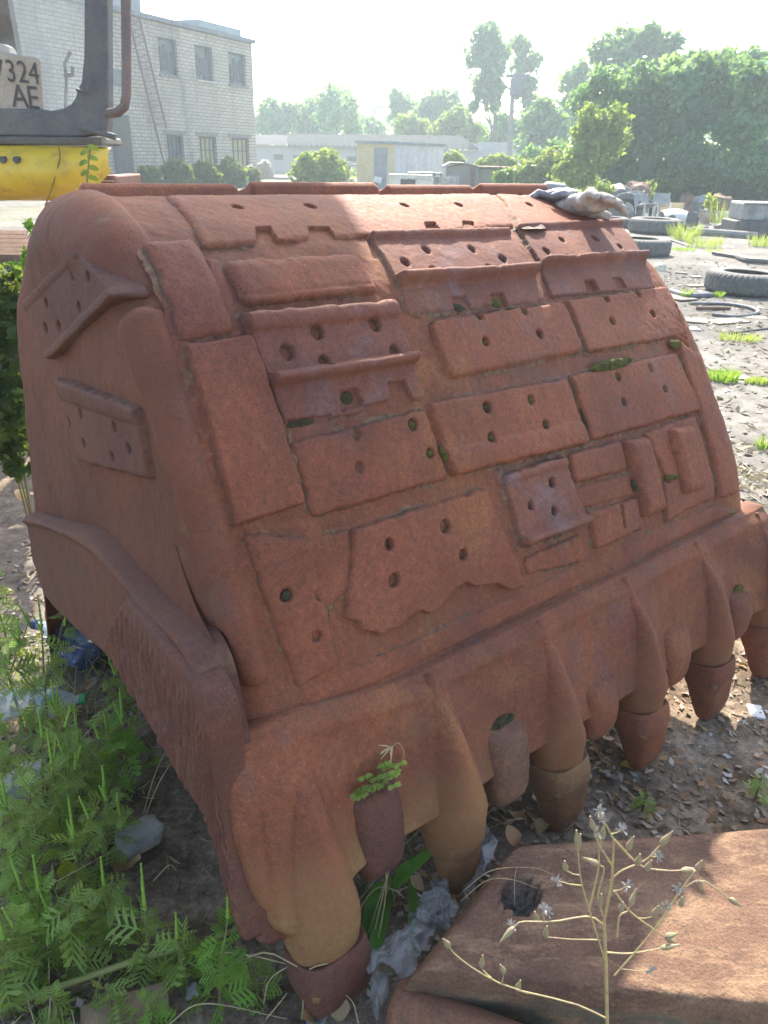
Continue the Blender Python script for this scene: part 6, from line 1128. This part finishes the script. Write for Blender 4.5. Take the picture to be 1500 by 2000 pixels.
m2 = MB(); m2.prism([L_(430, 283, -.4), L_(560, 283, -.4), L_(560, 266, 3), L_(430, 266, 3)], (0, 0, 0), (0, .3, .1)); m2.build('roof', simple('felt_grey', (.10, .10, .11), .95, spec=.05), lb, smooth=False)
rf_ = MB(); rf_.prism([L_(561, 285, -.5), L_(935, 293, -.5), L_(902, 268, 3), L_(561, 264, 3)], (0, 0, 0), (0, .3, .12)); rf = rf_.build('roof', RF, lb, smooth=False)
for j in range(34): x = 566+j*10.6; m3 = MB(); m3.tube([L_(x, 284.5+.02*(x-561), -.62), L_(x-2, 265+.012*(x-561), 2.9)], .05, 5); m3.build('roof_rib', RF, rf)
for (x, y, w, h) in [(544, 307, 18, 11), (580, 308, 14, 9), (687, 310, 18, 10), (620, 310, 14, 9)]:
    m3 = MB(); m3.box(*ybox(x-w/2, x+w/2, y-h/2, y+h/2, -.05, -.01)); wq = m3.build('window', DKM, lb, smooth=False)
m3 = MB(); m3.box(*ybox(941, 1022, 277, 350, 2, 10, 0)); m3.build('annex', simple('annex_wall', (.50, .48, .47), .9, sc=1.5, col2=(.40, .37, .35)), lb, smooth=False)
m3 = MB(); m3.box(*ybox(942, 968, 306, 318, 1.9, 1.98)); m3.build('door', RSC, lb, smooth=False)
m3 = MB(); m3.box(*ybox(506, 560, 345, 358, -14, -12, 0)); tag(m3.build('low_wall', CONCR, base=L_(530, 350, -13), smooth=False), 'low grey concrete wall in front of the whitewashed building', 'wall')
p = L_(519, 345, -1); o = lump(519, 349, 34, 34, CONCR, 'heap of grey rubble against the whitewashed wall', 'rubble_heap', 'rubble', 501)
# ------------------------------------------------------------------ yellow and white shed
YS = 36.; S_ = lambda x, y, d=0.: at_y(x, y, YS+d); b = S_(775, 362); b[2] = 0
sh_ = empty('site_shed', b, 'small shed with faded yellow front, grey door and white panelled side', 'shed')
SY = simple('faded_yellow', (.50, .40, .20), .8, sc=1.5, col2=(.56, .48, .30)); SW = simple('shed_white', (.58, .57, .55), .8, sc=1.5, col2=(.48, .45, .42))
def xz(x, d, y): p = S_(x, y, d); return p
zt = S_(730, 281)[2]; zt2 = zt-.25; x0 = S_(697, 320)[0]; x1 = S_(771, 320)[0]; xd0, xd1 = S_(730, 320)[0], S_(757, 320)[0]; dz_ = S_(740, 288)[2]
for (a, c, z0, z1) in ((x0, xd0, 0, zt), (xd1, x1, 0, zt), (xd0, xd1, dz_, zt)): m2 = MB(); m2.box(((a+c)/2, YS+.04, (z0+z1)/2), ((c-a)/2, .04, (z1-z0)/2)); m2.build('front_panel', SY, sh_, smooth=False)
m2 = MB(); m2.box(((xd0+xd1)/2, YS+.06, dz_/2+.02), ((xd1-xd0)/2-.01, .02, dz_/2-.03)); m2.build('door', simple('door_grey', (.30, .31, .31), .7, sc=3, col2=(.22, .23, .24)), sh_, smooth=False)
xe = at_y(866, 320, YS+2.6)[0]
for j in range(8):
    u0, u1 = j/8, (j+1)/8-.004; A1 = np.array([x1+(xe-x1)*u0, YS+.02+2.6*u0, 0]); B1 = np.array([x1+(xe-x1)*u1, YS+.02+2.6*u1, 0]); za, zb_ = zt-(zt-1.95)*u0, zt-(zt-1.95)*u1; m2 = MB(); m2.prism([A1, B1, B1+zz*zb_, A1+zz*za], (0, 0, 0), (-.03, .05, 0)); m2.build('side_panel', SW, sh_, smooth=False)
A1 = np.array([x1, YS-.1, zt]); B1 = np.array([xe+.1, YS+2.6, 1.95]); m2 = MB(); m2.prism([np.array([x0-.1, YS-.1, zt+.02]), A1+zz*.02, B1+zz*.02, np.array([x0+(xe-x1), YS+2.8, 1.95])], (0, 0, 0), (0, 0, .09)); m2.build('roof', simple('shed_roof', (.28, .32, .34), .7, sc=2), sh_, smooth=False)
m2 = MB(); m2.box(((x0+x1)/2, YS-.01, .12), ((x1-x0)/2-.04, .04, .05)); m2.build('skid', DKM, sh_, smooth=False)
m2 = MB(); m2.box(S_(738, 351, -.06), (.16, .01, .12), roty(.2)); tag(m2.build('paper_sign', WH, base=S_(738, 351, -.06), smooth=False), 'small white sheet leaning at the bottom of the shed door', 'sign')
# leaning frame left of the shed
m2 = MB(); m2.tube([S_(672, 362, -.4), S_(684, 322, -.3), S_(697, 322, -.1)], .04, 6); m2.tube([S_(664, 362, -.6), S_(690, 350, -.4)], .04, 6); tag(m2.build('leaning_frame', simple('pole_wood', (.36, .27, .2), .8), base=S_(672, 362, -.4)), 'bent pole frame leaning against the left side of the yellow shed', 'pole')
# white cabinet, rack, rusty sheds
YK = 30.; K_ = lambda x, y, d=0.: at_y(x, y, YK+d)
def kbox(x0, x1, y0, y1, d0, d1, z0=None): a, c = K_(x0, y0, d0), K_(x1, y1, d0); zb = c[2] if z0 is None else z0; return ((a[0]+c[0])/2, YK+(d0+d1)/2, (a[2]+zb)/2), (abs(c[0]-a[0])/2, (d1-d0)/2, abs(a[2]-zb)/2)
t = empty('white_cabinet', K_(825, 390), 'low cream cabinet with one dark open compartment in front of the shed', 'cabinet')
for q in ((760, 781, 344, 395), (812, 844, 350, 395)): m2 = MB(); m2.box(*kbox(*q, 0, .7, 0)); m2.build('front_panel', simple('cream', (.62, .58, .48), .7, sc=3, col2=(.5, .45, .36)), t, smooth=False)
m2 = MB(); m2.box(*kbox(760, 845, 340, 349, -.01, .7)); m2.build('top', simple('cream2', (.62, .58, .48), .7, sc=3), t, smooth=False); m2 = MB(); m2.box(*kbox(782, 811, 350, 395, .3, .69, 0)); m2.build('recess', DKM, t, smooth=False); m2 = MB(); m2.box(*kbox(782, 811, 366, 372, .0, .2)); m2.build('shelf', WH, t, smooth=False); m2 = MB(); m2.box(*kbox(834, 840, 361, 368, -.02, .0)); m2.build('lock', DKM, t, smooth=False)
t = empty('metal_rack', K_(850, 390, 2), 'grey barred metal rack between cream cabinet and rusty sheds', 'rack')
m2 = MB(); m2.box(*kbox(797, 862, 336, 343, 2, 3)); m2.build('top', GREYM, t, smooth=False)
for x in (799, 826, 846, 861, 880, 893): m2 = MB(); m2.box(*kbox(x-1.2, x+1.2, 338 if x < 870 else 344, 395, 2, 2.08, 0)); m2.build('post', GREYM, t, smooth=False)
for y in (350, 358, 366): m2 = MB(); m2.box(*kbox(846, 893, y-1, y+1, 2.02, 2.06)); m2.build('bar', GREYM, t, smooth=False)
m2 = MB(); m2.box(*kbox(847, 892, 345, 395, 2.3, 2.4, 0)); m2.build('back_panel', SH, t, smooth=False)
t = empty('rusty_container', K_(910, 390, 3), 'low rusty metal shed with a dark gable roof', 'metal shed'); RBL = simple('rust_blue', (.25, .20, .15), .8, sc=2.5, col2=(.17, .19, .20))
m2 = MB(); m2.prism([K_(868, 395, 3), K_(936, 395, 3), K_(936, 326, 3), K_(905, 322, 3), K_(875, 327, 3)], (0, 0, 0), (.1, 2.5, 0)); m2.build('wall', RBL, t, smooth=False)
m2 = MB(); m2.prism([K_(866, 328, 2.9), K_(880, 320, 2.9), K_(908, 321, 2.9), K_(939, 329, 2.9), K_(939, 326, 2.9), K_(908, 318, 2.9), K_(880, 317, 2.9), K_(866, 325, 2.9)], (0, 0, 0), (.1, 2.8, 0)); m2.build('roof', DKM, t, smooth=False); m2 = MB(); m2.box(*kbox(921, 924, 330, 395, 2.93, 3, 0)); m2.build('post', RSC, t, smooth=False)
t = empty('rusty_container', K_(970, 390, 3), 'greenish rusty box container right of the gabled metal shed', 'metal shed')
m2 = MB(); m2.box(*kbox(938, 1000, 329, 395, 3.3, 5.5, 0)); m2.build('wall', simple('rust_green', (.20, .23, .19), .8, sc=2.5, col2=(.27, .20, .14)), t, smooth=False); m2 = MB(); m2.box(*kbox(934, 1004, 325, 329, 3.1, 5.7)); m2.build('roof', RSC, t, smooth=False)
m2 = MB(); m2.tube([K_(976, 330, 3.0), K_(979, 315, 3.0)], .03, 6); m2.build('post', RSC, t)
# utility pole
t = empty('utility_pole', at_y(997, 330, 58.)*np.array([1, 1, 0]), 'concrete utility pole with a platform and transformer near the top', 'utility pole'); U_ = lambda x, y, d=0.: at_y(x, y, 58.+d)
m2 = MB(); pb = U_(996, 300); m2.tube([np.array([pb[0], 58, 0]), U_(998, 240), U_(1003, 150)], [.20, .17, .12], 8); m2.build('pole', CONCR, t)
PM = simple('pole_dark', (.13, .15, .17), .8)
m2 = MB(); m2.tube([U_(988, 148), U_(1032, 150)], .12, 6); m2.build('cross_arm', PM, t); m2 = MB(); m2.tube([U_(982, 165), U_(1002, 178), U_(1022, 168)], .07, 5); m2.build('brace', PM, t)
m2 = MB(); m2.box(U_(1010, 170, -.3), (.45, .4, .50)); m2.build('transformer', PM, t, bevel=.05, smooth=False)
for x in (990, 1003, 1018, 1030): m2 = MB(); m2.tube([U_(x, 148), U_(x, 142)], .05, 6); m2.build('insulator', PM, t)
m2 = MB(); m2.tube([U_(1020, 175), U_(1012, 190), U_(1004, 200)], .04, 5); m2.build('brace', PM, t)
# ------------------------------------------------------------------ trees and bushes
LF = [leafmat('tree_leaf_a', (.14, .34, .15), (.08, .22, .125), .5, sc=.3), leafmat('tree_leaf_b', (.10, .26, .13), (.055, .17, .11), .5, sc=.3), leafmat('tree_leaf_c', (.20, .31, .08), (.15, .24, .07), .5, sc=.3)]
BARK = simple('bark', (.12, .10, .085), .9, sc=4)
def tree(blobs, Y, n, size, mat, lab, seed, trunk=None, group='trees behind the yard', ry=.8, limbs=9, name='tree', cat='tree'):
    B = []; R_ = random.Random(seed)
    for (x, y, r) in blobs: p = at_y(x, y, Y); rr = r*depth_of(Y, x, y)/F_PX; B.append((p[0], Y+R_.uniform(-.5, .5)*rr, p[2], rr, rr*ry, rr*.9))
    tx = trunk or sum(b[0] for b in blobs)/len(blobs); pb = at_y(tx, 330, Y); base = np.array([pb[0], Y, 0]); t = empty(name, base, lab, cat, group)
    leafcloud('crown', B, int(n*1.15), size*.85, mat, t, seed=seed, shell=.25, gaps=.22); top = max(b[2] for b in B); r0 = .022*top; m2 = MB(); tp = np.array([B[int(np.argmax([b[2] for b in B]))][0], Y, top]); sp = np.array([base, base*.6+tp*.4+np.array([.02*top, 0, 0]), tp]); m2.tube(sp, [r0, r0*.7, r0*.2], 8)
    for j in range(limbs): b = B[R_.randrange(len(B))]; u = R_.uniform(.25, .7); s0 = base+(tp-base)*u; e = np.array(b[:3]); m2.tube([s0, (s0+e)/2+zz*.05*top*R_.random(), e], [r0*.4, r0*.25, r0*.08], 5)
    m2.build('trunk', BARK, t); return t
tree([(950, 78, 30), (935, 110, 26), (975, 100, 22), (958, 140, 26), (940, 160, 16), (968, 175, 18), (965, 205, 16), (942, 185, 18), (925, 205, 12), (958, 60, 18)], 72, 4200, .30, LF[1], 'tall slender poplar standing left of the utility pole', 11, 966)
tree([(1018, 90, 22), (1020, 130, 22), (1042, 118, 16), (1030, 165, 20), (1012, 180, 14), (1038, 200, 18)], 75, 2600, .28, LF[1], 'thin tall tree just right of the slender poplar', 12, 1025)
tree([(530, 225, 28), (550, 240, 24), (515, 245, 22), (565, 215, 16)], 85, 2600, .36, LF[1], 'round tree right behind the corner of the brick building', 13)
tree([(600, 225, 28), (625, 240, 28), (590, 245, 22), (612, 205, 18)], 88, 2600, .36, LF[1], 'middle tree of the left group behind the low building', 14)
tree([(650, 195, 30), (668, 220, 30), (640, 230, 26), (680, 200, 18), (690, 245, 20)], 84, 3000, .36, LF[0], 'tallest tree of the left group behind the low building', 15)
tree([(720, 245, 20), (700, 250, 14), (740, 250, 14)], 92, 900, .36, LF[0], 'thin sparse tree between the two background groups', 16)
tree([(780, 200, 20), (775, 225, 20), (800, 215, 18), (795, 240, 20), (770, 185, 10)], 90, 1700, .36, LF[1], 'airy tree left of the bushy green ones', 17)
tree([(845, 205, 28), (830, 230, 28), (870, 195, 22), (885, 225, 30), (900, 240, 24), (860, 245, 30)], 86, 4000, .36, LF[1], 'broad tree behind the roof of the low building', 18)
tree([(790, 250, 22), (815, 255, 22), (805, 240, 16)], 74, 1500, .34, LF[2], 'pale green bushy tree above the slate roof', 19)
tree([(880, 245, 26), (905, 250, 26), (860, 258, 22), (925, 262, 20), (890, 232, 18)], 72, 2600, .34, LF[2], 'bright round tree above the right end of the slate roof', 20)
tree([(940, 275, 24), (970, 285, 22), (990, 270, 26), (985, 240, 20), (1010, 255, 22)], 76, 2500, .34, LF[0], 'leafy tree behind the utility pole', 21)
tree([(1050, 240, 30), (1075, 265, 30), (1040, 280, 30), (1065, 210, 22), (1085, 235, 22), (1050, 300, 26), (1090, 300, 24)], 60, 4200, .28, LF[1], 'dark dense tree right of the utility pole', 22)
tree([(1115, 160, 24), (1125, 195, 22), (1110, 215, 24), (1135, 140, 18), (1140, 180, 18), (1120, 240, 22)], 66, 2400, .28, LF[0], 'open airy tree in the gap left of the thicket', 23)
tree([(1190, 100, 34), (1225, 85, 32), (1260, 80, 30), (1300, 95, 30), (1215, 120, 36), (1265, 120, 36), (1180, 130, 26), (1320, 80, 18)], 56, 7000, .26, LF[1], 'tall rounded tree rising behind the thicket', 24)
YT = 34
def thick(i, blobs, mat, lab, n, Y=YT, sz=.17): tree(blobs, Y, n, sz, mat, lab, 600+i, name='shrub_tree', cat='tree', group='thicket on the right', ry=.7)
thick(0, [(1160, 200, 42), (1190, 170, 40), (1200, 230, 46), (1170, 270, 42), (1215, 290, 46), (1230, 200, 40), (1190, 330, 40), (1230, 350, 40)], LF[0], 'leftmost leafy tree of the thicket beside the yellow green bush', 9000, 35)
thick(1, [(1260, 170, 44), (1290, 200, 46), (1270, 250, 50), (1300, 150, 36), (1280, 310, 50), (1310, 350, 44), (1255, 360, 36)], LF[1], 'dark tree in the middle of the thicket', 9000, 34)
thick(2, [(1340, 180, 46), (1370, 150, 40), (1350, 240, 50), (1390, 210, 46), (1360, 310, 50), (1390, 350, 44), (1340, 360, 40)], LF[1], 'full tree of the thicket above the board and white shell', 9000, 33)
thick(3, [(1430, 160, 46), (1470, 180, 46), (1440, 240, 50), (1490, 250, 50), (1450, 310, 50), (1500, 330, 50), (1430, 350, 40), (1500, 160, 40), (1540, 200, 60), (1550, 300, 60)], LF[0], 'rightmost tree of the thicket behind the grey tank', 12000, 33)
thick(4, [(1400, 130, 30), (1440, 125, 30), (1480, 130, 30), (1360, 125, 26), (1330, 130, 26), (1520, 135, 40)], LF[0], 'tree tops in the second row of the thicket', 4500, 42, .2)
thick(5, [(1300, 372, 30), (1340, 378, 30), (1380, 372, 30), (1420, 375, 30), (1460, 372, 30), (1500, 370, 34), (1260, 378, 26)], G_DK, 'dark undergrowth at the foot of the thicket', 5000, 31.5, .14)
YGB = leafmat('leaf_yellow_green', (.27, .36, .06), (.17, .28, .06), .5, sc=1)
tree([(1085, 375, 22), (1100, 330, 24), (1200, 230, 26), (1205, 270, 26), (1130, 330, 26), (1140, 290, 28), (1180, 240, 24), (1185, 290, 28), (1125, 370, 22), (1150, 250, 26), (1135, 270, 22), (1150, 350, 22), (1165, 310, 26), (1120, 350, 18), (1170, 260, 20), (1150, 220, 18)], 30.5, 6500, .12, YGB, 'bright yellow green bush left of the dark thicket', 30, name='bush', cat='bush', group=None, limbs=5)
tree([(1155, 385, 20), (1175, 375, 20), (1130, 385, 16)], 22, 900, .08, G_YG, 'low light bush behind the gloves', 31, name='bush', cat='bush', group=None, limbs=3)
tree([(1050, 330, 26), (1080, 320, 28), (1100, 340, 26), (1030, 345, 24), (1070, 350, 26), (1010, 345, 22)], 34, 3600, .15, G_YG, 'light green weeds behind the right end of the crest', 32, name='bush', cat='bush', group=None, limbs=4)
tree([(1040, 305, 20), (1090, 300, 22), (1110, 310, 18)], 40, 1500, .17, LF[0], 'mid green bush under the dark dense tree', 33, name='bush', cat='bush', group=None, limbs=3)
tree([(600, 330, 26), (630, 325, 30), (655, 330, 28), (580, 345, 18), (615, 345, 28), (645, 350, 28), (640, 305, 18), (675, 345, 18), (600, 310, 14)], 40, 5200, .15, YGB, 'large bright green weed clump left of the yellow shed', 34, name='bush', cat='bush', group=None, limbs=4)
tree([(880, 308, 12), (895, 312, 14), (868, 312, 9)], 44, 700, .15, YGB, 'bright weeds between shed and gabled metal shed', 35, name='bush', cat='bush', group=None, limbs=3)
tree([(960, 318, 14), (980, 314, 14), (1000, 318, 12), (940, 320, 10)], 42, 1200, .15, YGB, 'bright weeds above the greenish container', 36, name='bush', cat='bush', group=None, limbs=3)
tree([(985, 355, 16), (975, 345, 12), (995, 340, 12)], 31, 700, .12, leafmat('leaf_fresh', (.12, .26, .05), (.09, .2, .045)), 'green weed at the right end of the greenish container', 37, name='bush', cat='bush', group=None, limbs=3)
# far tree line that reads as one mass
R_ = random.Random(9); FB = []
for j in range(46): x = -220+j*9; FB.append((x, 150+R_.uniform(-8, 8), R_.uniform(2, 5), R_.uniform(6, 9), 5, R_.uniform(4, 7)))
o = leafcloud('far_woodland', FB, 14000, .8, LF[1], seed=88); tag(o, 'far wood closing the view behind the yard', None, None, 'stuff')
# ------------------------------------------------------------------ haze
mb = MB(); mb.box((0, 95, 14), (240, 115, 15.5)); hz = mb.build('haze', None, smooth=False)
N = NT('haze_air'); N.n.remove(N.b); pv = N.n.new('ShaderNodeVolumePrincipled'); pv.inputs['Density'].default_value = .0021; pv.inputs['Color'].default_value = (.78, .92, 1, 1); pv.inputs['Anisotropy'].default_value = .35; N.t.links.new(pv.outputs[0], N.out.inputs['Volume']); hz.data.materials.append(N.m); tag(hz, 'pale sunlit haze over the yard', None, None, 'stuff')
